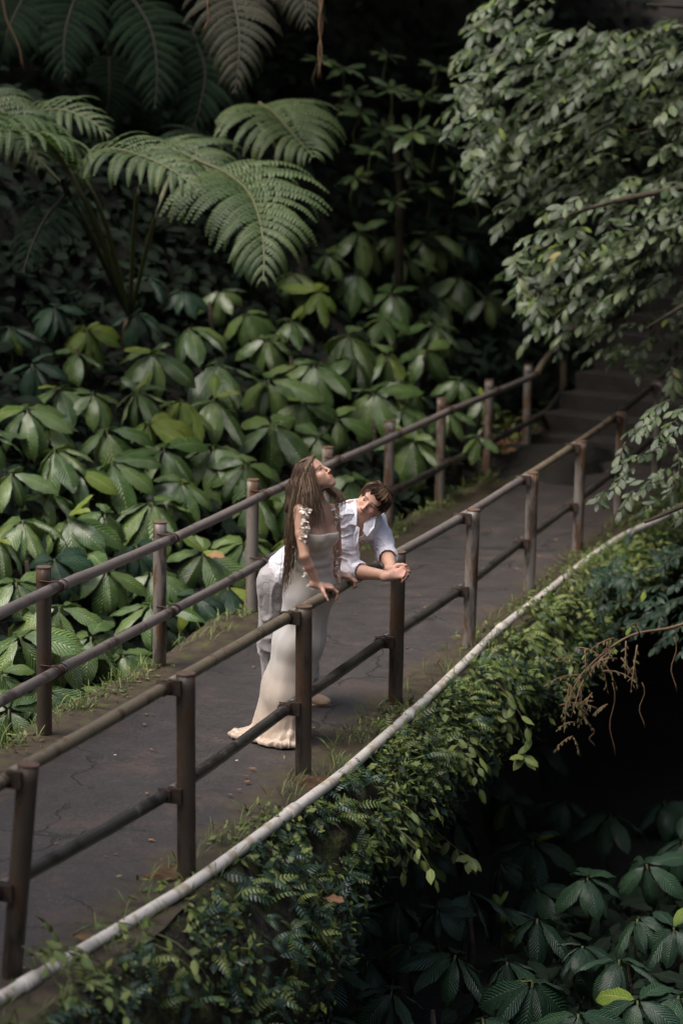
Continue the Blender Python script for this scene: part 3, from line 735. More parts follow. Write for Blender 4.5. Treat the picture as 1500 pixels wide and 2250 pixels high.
# whorled bright-green bush behind the fern
rt = empty('whorled_bush', aty(880, 420, 26), 'bright green bush with star-like whorls of narrow leaves, upper middle', 'bush')
b = MB(); c0 = aty(880, 420, 26.4)
b.tube([c0-Vector((0, 0, 2)), c0, aty(860, 250, 26.2)], [.06, .045, .02], 8); b.build('trunk', MT['bark'], rt)
LV['narrow'] = leaf_set('leaf', 'broad', [(.30, 35), (.28, 60), (.33, 20)], nseg=6)
for (px, py, sz) in [(755, 150, 55), (840, 285, 58), (905, 288, 62), (790, 245, 55), (860, 195, 50), (960, 305, 50), (815, 330, 50), (930, 215, 50), (780, 205, 48), (1000, 370, 50), (900, 360, 50), (960, 150, 45), (1030, 250, 48), (850, 120, 45), (940, 410, 48), (780, 390, 45), (1040, 430, 45), (700, 130, 44), (860, 440, 45)]:
    p = aty(px, py, R.uniform(25.3, 26.2)); rosette(rt, p, (R.uniform(-.3, .3), -.45, 1), sz*p.y/F_PX*1.05, 'narrow', n=R.choice((7, 8, 9)), young=.1, el=(-15, 25))

# ------------------------------------------------------------------ tree ferns
def pinna_geo(droop, n=22, seed=0):
    rr_ = random.Random(seed); vs = []; fs = []; uv = []; x = z = 0; th = .1
    cen = []
    for i in range(n+1):
        u = i/n; cen.append((x, z, th)); x += math.cos(th)/n; z += math.sin(th)/n; th -= droop/n*(.4+1.2*u)
    for i in range(n):
        (x0, z0, t0), (x1, z1, t1) = cen[i], cen[i+1]; o = len(vs); wd = .006*(1-i/n)+.0015
        vs += [(x0, -wd, z0+.004), (x0, wd, z0+.004), (x1, wd, z1+.004), (x1, -wd, z1+.004)]; uv += [(i/n, 0)]*4; fs.append((o, o+3, o+2, o+1))
        u = (i+.5)/n; ln = .120*min(1, .55+u*2.5)*(1-u)**.55+.008; w_ = .90/n
        for sg in (-1, 1):
            a_ = rr_.uniform(.12, .3); o = len(vs); dz = -ln*rr_.uniform(.15, .45)
            ct, st_ = math.cos(t0), math.sin(t0)
            def P(ax, yy, zz): return (x0+ax*ct-zz*st_, yy, z0+ax*st_+zz*ct)
            vs += [P(0, 0, 0), P(w_*.86, 0, 0), P(w_*.80+ln*a_*.7, sg*ln*.6, dz*.45), P(ln*a_+w_*.35, sg*ln, dz), P(w_*.02+ln*a_*.6, sg*ln*.6, dz*.45)]
            uv += [(0.1, .3)]*5
            fs.append((o, o+1, o+2, o+3, o+4) if sg > 0 else (o+4, o+3, o+2, o+1, o))
    return vs, fs, uv
for key in ('fern', 'fern_grey'):
    LV[key] = []
    for k, dr in enumerate((75, 100, 125)):
        me = new_mesh('pinna', *pinna_geo(rad(dr), seed=k)); me.materials.append(MT[key]); LV[key].append(me)
MT['fern_shaded'] = leaf_mat('fern_shaded', (.004, .010, .006), (.007, .017, .009), (.012, .025, .012), (.02, .02, .01), rough=.9, spec=.15, gloss_tint=0, vein_h=0, transl=.05, spots=0)  # darkened copy of the fern green, painted for the deep shade
LV['fern_shaded'] = []
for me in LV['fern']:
    m2 = me.copy(); m2.materials[0] = MT['fern_shaded']; LV['fern_shaded'].append(m2)
def frond(root, pts, plen, kind, stipe=None, n=15, up=(0, -.45, .9), name='frond', start=.0):
    cp = catmull([aty(*q) for q in pts], 8); full = ([Vector(q) for q in stipe] if stipe else [])+cp
    b = MB(); fl = catmull(full, 3) if stipe else full
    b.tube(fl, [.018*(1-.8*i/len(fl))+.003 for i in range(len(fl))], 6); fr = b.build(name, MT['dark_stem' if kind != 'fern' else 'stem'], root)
    seg = [0]
    for i in range(1, len(cp)): seg.append(seg[-1]+(cp[i]-cp[i-1]).length)
    Lt = seg[-1]; up = Vector(up); n = int(n*1.2)
    for k in range(n):
        u = start+(1-start)*(k+.5)/n; u = min(.995, u); dist = u*Lt; j = max(i for i in range(len(seg)) if seg[i] <= dist); j = min(j, len(cp)-2)
        p = cp[j].lerp(cp[j+1], (dist-seg[j])/max(1e-6, seg[j+1]-seg[j])); T = (cp[j+1]-cp[j]).normalized()
        U = (up-T*up.dot(T)).normalized(); S = T.cross(U).normalized()
        prof = min(1, .62+u*1.6)*(1-u**2.2)**.75+.05
        for sg in (-1, 1):
            ph = rad(14+50*u+R.uniform(-5, 5)); d = S*sg*math.cos(ph)+T*math.sin(ph)+U*.22
            add_leaf(kind, frame(p, d, U+rnd_dir()*.08, plen*prof*R.uniform(.9, 1.06)), fr, 'pinna')
    return fr
cr = hit(285, 700, -.25)
f1 = empty('tree_fern', (cr.x, cr.y, Tz(cr.x, cr.y)), 'largest tree fern, its green fronds arching above the thicket', 'tree fern', 'tree ferns on the left slope')
b = MB(); b.tube([(cr.x, cr.y, Tz(cr.x, cr.y)-.4), cr-Vector((.03, 0, .2)), cr], [.07, .06, .05], 10, jit=.12); b.build('trunk', MT['bark'], f1)
frond(f1, [(150, 372, 20.0), (110, 318, 19.7), (45, 290, 19.2), (-50, 292, 18.8), (-150, 335, 18.5)], .62, 'fern', [cr, aty(225, 520, 20.3)], 15)
frond(f1, [(175, 360, 20.1), (235, 328, 19.9), (305, 340, 19.5), (375, 372, 19.2), (440, 420, 19.0)], .58, 'fern', [cr, aty(235, 500, 20.2)], 14)
frond(f1, [(330, 325, 21.8), (400, 335, 21.5), (455, 372, 21.2), (480, 430, 21.0)], .62, 'fern', [cr, aty(300, 430, 21.5)], 14)
frond(f1, [(-60, 200, 21.5), (0, 240, 21.0), (60, 300, 20.6), (90, 370, 20.3)], .6, 'fern', None, 13)
frond(f1, [(430, 350, 21.2), (500, 382, 20.8), (548, 425, 20.2), (572, 490, 19.7), (580, 560, 19.4), (578, 618, 19.25)], .86, 'fern', [cr, aty(340, 480, 20.8), aty(380, 380, 21.2)], 17, start=.12)
frond(f1, [(10, 300, 21.4), (60, 255, 21.3), (130, 240, 21.1), (200, 265, 20.9), (240, 300, 20.8)], .50, 'fern', [cr, aty(150, 420, 20.8)], 12)
frond(f1, [(110, 300, 20.6), (40, 262, 20.0), (-30, 268, 19.4), (-90, 320, 19.0)], .6, 'fern', [cr, aty(190, 450, 20.6)], 14)
frond(f1, [(150, 420, 19.9), (100, 480, 19.5), (70, 540, 19.2), (50, 600, 19.1)], .42, 'fern_shaded', [cr], 11)
cr2 = hit(665, 560, -.2)
f2 = empty('tree_fern', (cr2.x, cr2.y, Tz(cr2.x, cr2.y)), 'tree fern with one broad frond fanned out above the largest fern', 'tree fern', 'tree ferns on the left slope')
b = MB(); b.tube([(cr2.x, cr2.y, Tz(cr2.x, cr2.y)-.4), cr2], [.07, .05], 10, jit=.12); b.build('trunk', MT['bark'], f2)
frond(f2, [(570, 228, 23.6), (600, 245, 23.0), (630, 278, 22.5), (660, 312, 22.1), (690, 345, 21.8)], .80, 'fern', [cr2, aty(615, 345, 23.6), aty(560, 260, 23.9)], 15, start=.05)
frond(f2, [(500, 330, 24), (440, 300, 23.6), (400, 300, 23.2), (370, 315, 23)], .5, 'fern_shaded', [cr2], 12)
cr3 = aty(505, -170, 22.5)
f3 = empty('tree_fern', (cr3.x, cr3.y+.2, cr3.z), 'brownish-grey tree fern frond hanging from above the frame', 'tree fern', 'tree ferns on the left slope')
frond(f3, [(495, -90, 22.4), (512, -10, 22), (525, 60, 21.7), (525, 130, 21.5), (515, 205, 21.4)], .58, 'fern_grey', [cr3], 15, up=(.1, -.8, .5))
frond(f3, [(600, -120, 22.8), (650, -60, 22.5), (670, 0, 22.3), (675, 60, 22.2)], .5, 'fern_grey', [cr3], 12, up=(.1, -.8, .5))
cr4 = aty(200, -60, 25)
f4 = empty('tree_fern', (cr4.x, cr4.y, cr4.z), 'tree fern coloured almost black for the shade of the upper left corner', 'tree fern', 'tree ferns on the left slope')
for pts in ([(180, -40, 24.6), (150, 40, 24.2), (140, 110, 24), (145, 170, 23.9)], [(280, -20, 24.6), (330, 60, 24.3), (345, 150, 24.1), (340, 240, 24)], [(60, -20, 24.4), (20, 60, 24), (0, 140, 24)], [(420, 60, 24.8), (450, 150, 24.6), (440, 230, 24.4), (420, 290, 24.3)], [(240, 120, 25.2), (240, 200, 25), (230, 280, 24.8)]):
    frond(f4, pts, .6, 'fern_shaded', [cr4], 13, up=(.1, -.8, .5))

# hanging lianas at the top
for (x0, x1, y1, Yd, lb) in ((706, 702, 172, 21.5, 'brown liana of two twisted stems hanging at the top centre'), (466, 451, 66, 21, 'short pale hanging root tip beside the top frond'), (-10, 55, 150, 22, 'thin pale twig slanting in the dark upper left')):
    r_ = empty('liana', aty(x1, y1, Yd), lb, 'liana'); b = MB()
    for q in range(2 if y1 == 172 else 1):
        b = MB(); pts = [aty(x0+(x1-x0)*k/12+3.5*math.sin(k*.9+q*3), -40+(y1+40)*k/12, Yd+.02*q) for k in range(13)]
        b.tube(pts, [.014-.008*k/12 for k in range(13)], 6); b.build('stem', MT['brown_stem'], r_)

# ------------------------------------------------------------------ trailing plants below the pipe
VG = 'plants trailing over the outer edge of the bridge'
TRAIL = [(1180, 1400, 'leafy vines beside the far bend of the white pipe', 7, .09), (1260, 1300, 'low leafy plant right of the far end of the white pipe', 6, .08), (1120, 1470, 'trailing vine hanging to a point right of the pale leaves', 7, .10), (1020, 1500, 'bright fern-like plant hugging the pipe at the fourth post', 8, .075),
 (960, 1580, 'trailing plant with rounded leaves below the third post', 8, .09), (1060, 1570, 'long vine whose tip reaches far out over the dark hollow', 7, .11), (880, 1650, 'dense low creeper next to the pipe below the clasped hands', 8, .08), (960, 1690, 'vine with a pale seedling leaf cluster hanging in the dark', 7, .10),
 (800, 1740, 'creeper with pointed leaves left of the hanging roots', 8, .09), (860, 1830, 'bare vine ending in a whorl with one dead spotted leaf', 6, .10), (700, 1830, 'leafy creeper under the pipe below the woman', 8, .10), (600, 1890, 'creeper with light leaf rosettes over the mossy bank', 8, .10),
 (540, 1960, 'low creeper on the mossy bank left of the dark shrub', 7, .085), (440, 2010, 'small leafy plant below the pipe, near its lower third', 7, .085), (300, 2110, 'round-leaved weed on the bank under the near pipe', 6, .085), (130, 2170, 'green weed growing over the pipe at its near end', 6, .08)]
for i, (px, py, lb, n, sz) in enumerate(TRAIL):
    # anchor on the outer edge of the slab
    Yd = 10.2+ (2190-py)/ (2190-1210)*9.6
    p = aty(px, py, Yd-.2); a = p+Vector((-.06, .03, .10))
    rt = empty('trailing_plant', a, lb, 'vine', VG)
    for k in range(n+9):
        o_ = Vector((R.uniform(-.24, .24)*.5, R.uniform(-.35, .35), R.uniform(-.05, .2)))
        q = a+o_; d = Vector((R.uniform(.1, 1), R.uniform(-.9, .3), R.uniform(-.4, .5)))
        twig(rt, q, d, R.uniform(.18, .48), sz*R.uniform(.7, 1.15), 'vine', R.choice((5, 6, 7, 8)), droop=1.5, name='sprig', stem='stem')
# three long vines out over the hollow
for pts, lb in (([(1090, 1500), (1130, 1550), (1165, 1620), (1150, 1660)], 'long drooping vine with its leafy tip over the darkness'), ([(900, 1650), (920, 1780), (985, 1850), (1030, 1885)], 'thin bare vine reaching down to a small leaf whorl'), ([(930, 1590), (935, 1700), (938, 1840)], 'pair of brown dead leaves on a thin hanging stem'),):
    P_ = catmull([aty(x, y, 14.6-.0*k) for k, (x, y) in enumerate(pts)], 6); r_ = empty('trailing_plant', P_[0], lb, 'vine', VG)
    b = MB(); b.tube(P_, .004, 5); st_ = b.build('stem', MT['brown_stem'], r_)
    for k in range(4, len(P_), 2):
        add_leaf('dry' if 'dead' in lb else 'vine', frame(P_[k], Vector((R.uniform(-1, 1), -.3, -.6)), (0, -.6, .8), .10), st_)
    for k in range(6): add_leaf('dry' if 'dead' in lb and k < 2 else 'vine', frame(P_[-1], Vector((R.uniform(-1, 1), -.4, R.uniform(-.9, .1))), (0, -.7, .8), .12), st_)
# brown dangling twigs at the right
dt = empty('dangling_branch', aty(1500, 1370, 15.6), 'reddish branch from the right edge with clumps of small brown leaves and roots', 'branch')
main = catmull([aty(1560, 1345, 15.8), aty(1480, 1378, 15.7), aty(1390, 1395, 15.6), aty(1320, 1440, 15.5), aty(1260, 1500, 15.4)], 6)
b = MB(); b.tube(main, [.012-.008*i/len(main) for i in range(len(main))], 6); b.build('stem', MT['brown_stem'], dt)
MT['brownleaf'] = leaf_mat('brown_green_leaf', (.045, .045, .015), (.07, .065, .02), (.10, .08, .03), (.14, .07, .03), rough=.55, transl=.1)
LV['brownleaf'] = leaf_set('leaf', 'brownleaf', [(.34, 30), (.38, 60)], nseg=4)
for (px, py, ln, n) in [(1330, 1440, .5, 12), (1290, 1480, .6, 14), (1260, 1500, .65, 14), (1350, 1420, .5, 12), (1300, 1500, .45, 12), (1240, 1530, .5, 12), (1370, 1470, .35, 10), (1395, 1400, .6, 12), (1320, 1560, .3, 8), (1280, 1430, .4, 10), (1250, 1600, .3, 8)]:
    
    for _ in range(3): twig(dt, aty(px+R.uniform(-25, 25), py+R.uniform(-25, 25), R.uniform(15.3, 15.6)), (R.uniform(-1, .8), -.3, R.uniform(-.9, .5)), ln*R.uniform(.3, .6), .042, 'brownleaf', 8, droop=.8, name='twig', stem='brown_stem')
for (px, py, py2) in ((1345, 1500, 1660), (1410, 1500, 1600), (1480, 1400, 1520), (1300, 1600, 1640)):
    b = MB(); b.tube([aty(px+6*math.sin(k), py+(py2-py)*k/8, 15.5) for k in range(9)], .004, 5); b.build('root', MT['brown_stem'], dt)

# ------------------------------------------------------------------ undergrowth filling the gaps, the shade there put into its near-black colour
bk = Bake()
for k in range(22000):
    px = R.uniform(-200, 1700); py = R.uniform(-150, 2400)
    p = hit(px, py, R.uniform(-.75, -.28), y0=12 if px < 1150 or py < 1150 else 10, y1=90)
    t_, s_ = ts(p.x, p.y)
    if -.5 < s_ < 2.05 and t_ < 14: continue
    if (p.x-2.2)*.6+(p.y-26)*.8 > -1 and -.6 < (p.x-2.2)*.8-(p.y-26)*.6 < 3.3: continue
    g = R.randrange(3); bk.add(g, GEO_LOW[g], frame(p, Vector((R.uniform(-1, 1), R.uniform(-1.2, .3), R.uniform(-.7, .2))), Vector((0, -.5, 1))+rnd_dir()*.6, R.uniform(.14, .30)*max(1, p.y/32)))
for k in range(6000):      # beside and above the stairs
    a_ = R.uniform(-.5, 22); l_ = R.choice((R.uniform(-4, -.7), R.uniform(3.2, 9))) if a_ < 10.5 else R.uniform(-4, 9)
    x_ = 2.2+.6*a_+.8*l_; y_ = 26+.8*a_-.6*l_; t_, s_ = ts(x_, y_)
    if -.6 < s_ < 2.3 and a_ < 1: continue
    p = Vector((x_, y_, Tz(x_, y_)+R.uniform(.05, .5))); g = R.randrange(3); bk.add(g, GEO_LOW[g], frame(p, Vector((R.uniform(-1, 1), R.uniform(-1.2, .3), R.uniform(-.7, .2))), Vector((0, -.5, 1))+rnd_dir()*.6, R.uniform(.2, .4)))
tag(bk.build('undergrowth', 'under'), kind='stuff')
# weeds, moss and litter along both edges of the path and on the bank by the stairs
bk = Bake(); bm_ = Bake(); bd = Bake(); bg_ = Bake(); bdk = Bake()
for k in range(9000):
    t_ = R.uniform(-4.5, 12.5); 
    if R.random() < .62:
        s_ = R.gauss(-.10, .11); dn = max(0, -.16-s_)*2.4
        if s_ > .16+.1*math.sin(t_*2.1): continue
    else:
        s_ = 1.80+R.gauss(.04, .09); dn = max(0, s_-1.92)*1.5
        if float(vnoise(t_*1.7, 3.0, 4)) < .35: continue
        if s_ < 1.55: continue
    if float(vnoise(t_*2.5+10, s_*3, 8)) < (.42 if t_ > 0 else .6): continue
    p = bp(t_, s_, -dn+R.uniform(0, .035)); g = R.randrange(3)
    d = Vector((R.uniform(-1, 1), R.uniform(-1, 1), R.uniform(-.1, .9)))
    (bk if R.random() < .75 else bm_).add(g, GEO_TINY[g], frame(p, d, Vector((0, 0, 1))+rnd_dir()*.5, R.uniform(.018, .055)))
for k in range(21000):     # growth on the bank and hanging off it
    t_ = R.uniform(-5.0, 11.5); q = R.random()**1.1
    if float(vnoise(t_*2.3, q*3.1, 12)) < .30+(.0 if t_ < -.5 else -.08)+.18*(q < .12): continue
    p = bank_at(t_, q, R.uniform(.0, .10))+(Vector((.05, -.03, -.12))*R.random()*q if t_ > 0 else Vector()); g = R.randrange(3); d = Vector((R.uniform(-.2, 1), R.uniform(-1, .5), R.uniform(-1.0, .5)))
    dens = (.35 if t_ < -.5 else .72)*(1.1-q)  # more shade-coloured leaves lower down and at the near end
    (bk if R.random() < dens else (bdk if R.random() < .85 else bm_)).add(g, GEO_TINY[g], frame(p, d, Vector((0, -.2, 1))+rnd_dir()*.6, R.choice((R.uniform(.02, .045), R.uniform(.03, .085)))))
def sprig_fern_geo(n=9):
    vs = []; fs = []; uv = []; x = z = 0; th = .25
    for i in range(n):
        ct, st_ = math.cos(th), math.sin(th); ln = .26*(1-i/n)**.7*min(1, .5+i*.3)
        for sg in (-1, 1):
            o = len(vs); vs += [(x, 0, z), (x+.075*ct, 0, z+.075*st_), (x+.12*ct, sg*ln, z+.12*st_-ln*.35), (x+.05*ct, sg*ln*.75, z+.05*st_-ln*.3)]; uv += [(.1, .3)]*4
            fs.append((o, o+1, o+2, o+3) if sg > 0 else (o+3, o+2, o+1, o))
        x += ct/n; z += st_/n; th -= 1.5/n
    return vs, fs, uv
SF = sprig_fern_geo(); bf = Bake(); bf2 = Bake()
for k in range(1500):
    t_ = R.uniform(-5, 11.5); q = R.random()*.75
    if float(vnoise(t_*1.6+4, q*2.5, 41)) < .42: continue
    if t_ < .3 and R.random() < .45: continue
    c = bank_at(t_, q, .02)
    for j in range(R.choice((2, 3, 4))):
        (bf if R.random() < (.4 if t_ < .3 else .8) else bf2).add('sf', SF, frame(c, Vector((R.uniform(-.2, 1), R.uniform(-1, .6), R.uniform(-.5, .8))), Vector((.1, -.3, 1))+rnd_dir()*.3, R.uniform(.08, .20)))
tag(bf.build('small_ferns', 'vine'), kind='stuff'); tag(bf2.build('small_ferns', 'broad_shaded'), kind='stuff')
for k in range(5200):
    px = R.uniform(880, 1240); py = R.uniform(700, 1100); p = atz(px, py, 0)
    for _ in range(6): p = atz(px, py, Tz(p.x, p.y))
    t_, s_ = ts(p.x, p.y)
    if s_ < 1.85 or p.y > 40: continue
    g = R.randrange(3); litter = R.random() < .22+.5*(float(vnoise(p.x*1.4, p.y*.8, 6)) > .55)
    d = Vector((R.uniform(-1, 1), R.uniform(-1, .4), R.uniform(-.2, .7) if not litter else R.uniform(-.1, .1)))
    (bd if litter else bk).add(g, GEO_TINY[g], frame(p+Vector((0, 0, .02 if litter else R.uniform(.02, .2))), d, Vector((0, -.3, 1))+rnd_dir()*.4, R.uniform(.06, .14)))
for k in range(260):
    t_ = R.uniform(-4, 12); s_ = R.uniform(.1, 1.75); p = bp(t_, s_, .012+.004*R.random()); g = R.randrange(3)
    if R.random() > abs(s_-.9)+.15: continue
    bd.add(g, GEO_TINY[g], frame(p, Vector((R.uniform(-1, 1), R.uniform(-1, 1), .05)), Vector((0, 0, 1))+rnd_dir()*.2, R.uniform(.012, .05)))
for k in range(700):      # grass blades
    t_ = R.uniform(-4, 12); s_ = R.choice((R.uniform(-.2, .1), R.uniform(1.72, 1.95))); p = bp(t_, s_, 0)
    for j in range(4):
        bg_.add('g', leaf_geo(.05, rad(60), nseg=4, half=1, wav=0), frame(p+Vector((R.uniform(-.02, .02), R.uniform(-.02, .02), 0)), Vector((R.uniform(-1, 1), R.uniform(-1, 1), 1.2)), (0, 0, 1), R.uniform(.05, .15)))
tag(bk.build('ground_cover', 'vine'), kind='stuff'); tag(bdk.build('ground_cover', 'broad_shaded'), kind='stuff'); tag(bm_.build('moss_tufts', 'young'), kind='stuff'); tag(bd.build('leaf_litter', 'dry'), kind='stuff'); tag(bg_.build('grass', 'vine'), kind='stuff')
# single fallen leaves one can point to
for (px, py, sz, lb) in ((163, 2058, .11, 'curled brown dead leaf on the near right edge of the path'), (452, 1220, .16, 'orange dead leaf lodged on the shrub beside the man'), (1158, 1010, .14, 'pale fallen leaf at the foot of the far left post'), (580, 1362, .12, 'brown fallen leaf behind the foot of the post by the man'),
                         (140, 1620, .09, 'brown dead leaf by the foot of the nearest left post'), (710, 1975, .12, 'reddish dead leaf on the mossy bank under the pipe')):
    if (px, py) == (452, 1220): p = hit(px, py, .22)
    elif px == 710: p = aty(px, py, 12.2)
    else: p = atz(px, py, .03)
    me = LV['dry'][1 if px == 163 else 2]; o = bpy.data.objects.new('fallen_leaf', me); C.objects.link(o); o.matrix_basis = frame(p, (1, -.4, .15), (0, -.4, 1), sz); tag(o, lb, 'leaf', 'fallen leaves')
for (px, py, lb) in ((252, 1660, 'white scrap lying on the asphalt near the near end'), (519, 1672, 'tiny white speck of litter left of the dress hem')):
    b = MB(); p = atz(px, py, .016); b.add([p+Vector(q) for q in ((-.008, 0, 0), (.009, .002, .002), (.008, .009, .004), (-.005, .008, .001))], [(0, 1, 2, 3)]); o = b.build('scrap', MT['pvc']); tag(o, lb, 'litter', 'scraps on the asphalt')
# moss on the posts' feet: rounded clods of soil
for i, (px, py, r_) in enumerate(((690, 1728, .10), (370, 1935, .11), (470, 1968, .12), (350, 2055, .09), (905, 1555, .06))):
    p = atz(px, py, -.02) if i in (0, 1, 4) else aty(px, py, 12.0 if px > 400 else 11.2); bm2 = bmesh.new(); bmesh.ops.create_icosphere(bm2, subdivisions=3, radius=1)
    for v_ in bm2.verts:
        q = v_.co; k_ = .75+.5*float(vnoise(q.x*2.3+i*5, q.y*2.3+q.z*1.7, i)); v_.co = Vector((q.x*r_*1.3*k_, q.y*r_*k_, q.z*r_*.6*k_))+p
    me = bpy.data.meshes.new('clod'); bm2.to_mesh(me); bm2.free(); me.polygons.foreach_set('use_smooth', [True]*len(me.polygons))
    if 'clod' not in MT: MT['clod'] = simple('reddish_soil', (.05, .028, .014), (.15, .085, .04), 22, .95, .9, .02)
    tag(link('soil_clod', me, MT['clod']), ('reddish soil clod at the foot of the post before the dress', 'soil clod beside the near brown post, touching the pipe', 'reddish rock half buried in the bank under the pipe', 'small reddish rock on the bank under the near pipe', 'soil clod at the foot of the post by the clasped hands')[i], 'clod', 'clods along the edge')
print('leaf objects', NRAND[0])

# ------------------------------------------------------------------ unseen trees added above the frame to shade slope, stairs and near deck
LV['canopy'] = None
CAN = [(-8.5, 31, [(-11, -5.6, 17, 36, 1.0), (-5.6, .5, 24, 36, 1.5)], 'unseen tree added so its crown shades the left of the slope from above the frame'),
       (8.6, 27, [(.5, 10, 21.5, 36, 1.5), (3.0, 10, 14.5, 21.5, .9)], 'unseen tree added so its crown shades the stairs from above the frame'),
       (-8.5, 5, [(-9, -3.1, 3.5, 11.2, 1.0)], 'unseen tree added behind the near end of the bridge, its crown shading the deck')]
for (tx, ty, regs, lb) in CAN:
    g0 = Tz(tx, ty); rt = empty('shade_tree', (tx, ty, g0), lb, 'tree', 'added shade trees')
    b = MB(); b.tube([(tx, ty, g0-.3), (tx+.1, ty, g0+3), (tx-.1, ty-.2, 10.5)], [.32, .26, .14], 12, jit=.05); b.build('trunk', MT['bark'], rt)
    cl = []
    for (cx0, cx1, cy0, cy1, dn) in regs:
        cl += [(R.uniform(cx0, cx1), R.uniform(cy0, cy1), R.uniform(6.4, 9)) for _ in range(int((cx1-cx0)*(cy1-cy0)*dn*1.1))]
    for k in range(7):
        ex, ey, ez = R.choice(cl); b = MB(); b.tube(catmull([Vector((tx, ty, 6.5+.4*k)), Vector(((tx+ex)/2, (ty+ey)/2, 8.0+.2*k)), Vector((ex, ey, 8.4))], 4), [.1, .09, .08, .07, .06, .05, .04, .03, .02], 7); b.build('limb', MT['bark'], rt)
    bk = Bake()
    for c in cl:
        for k in range(85):
            p = Vector((c[0]+R.gauss(0, .6), c[1]+R.gauss(0, .6), max(6.2, c[2]+R.gauss(0, .3)))); g = R.randrange(3)
            bk.add(g, GEO_LOW[g], frame(p, Vector((R.uniform(-1, 1), R.uniform(-1, 1), R.uniform(-.6, .1))), Vector((0, 0, 1))+rnd_dir()*.5, R.uniform(.22, .4)))
    tag(bk.build('crown', 'small', rt), kind='stuff')
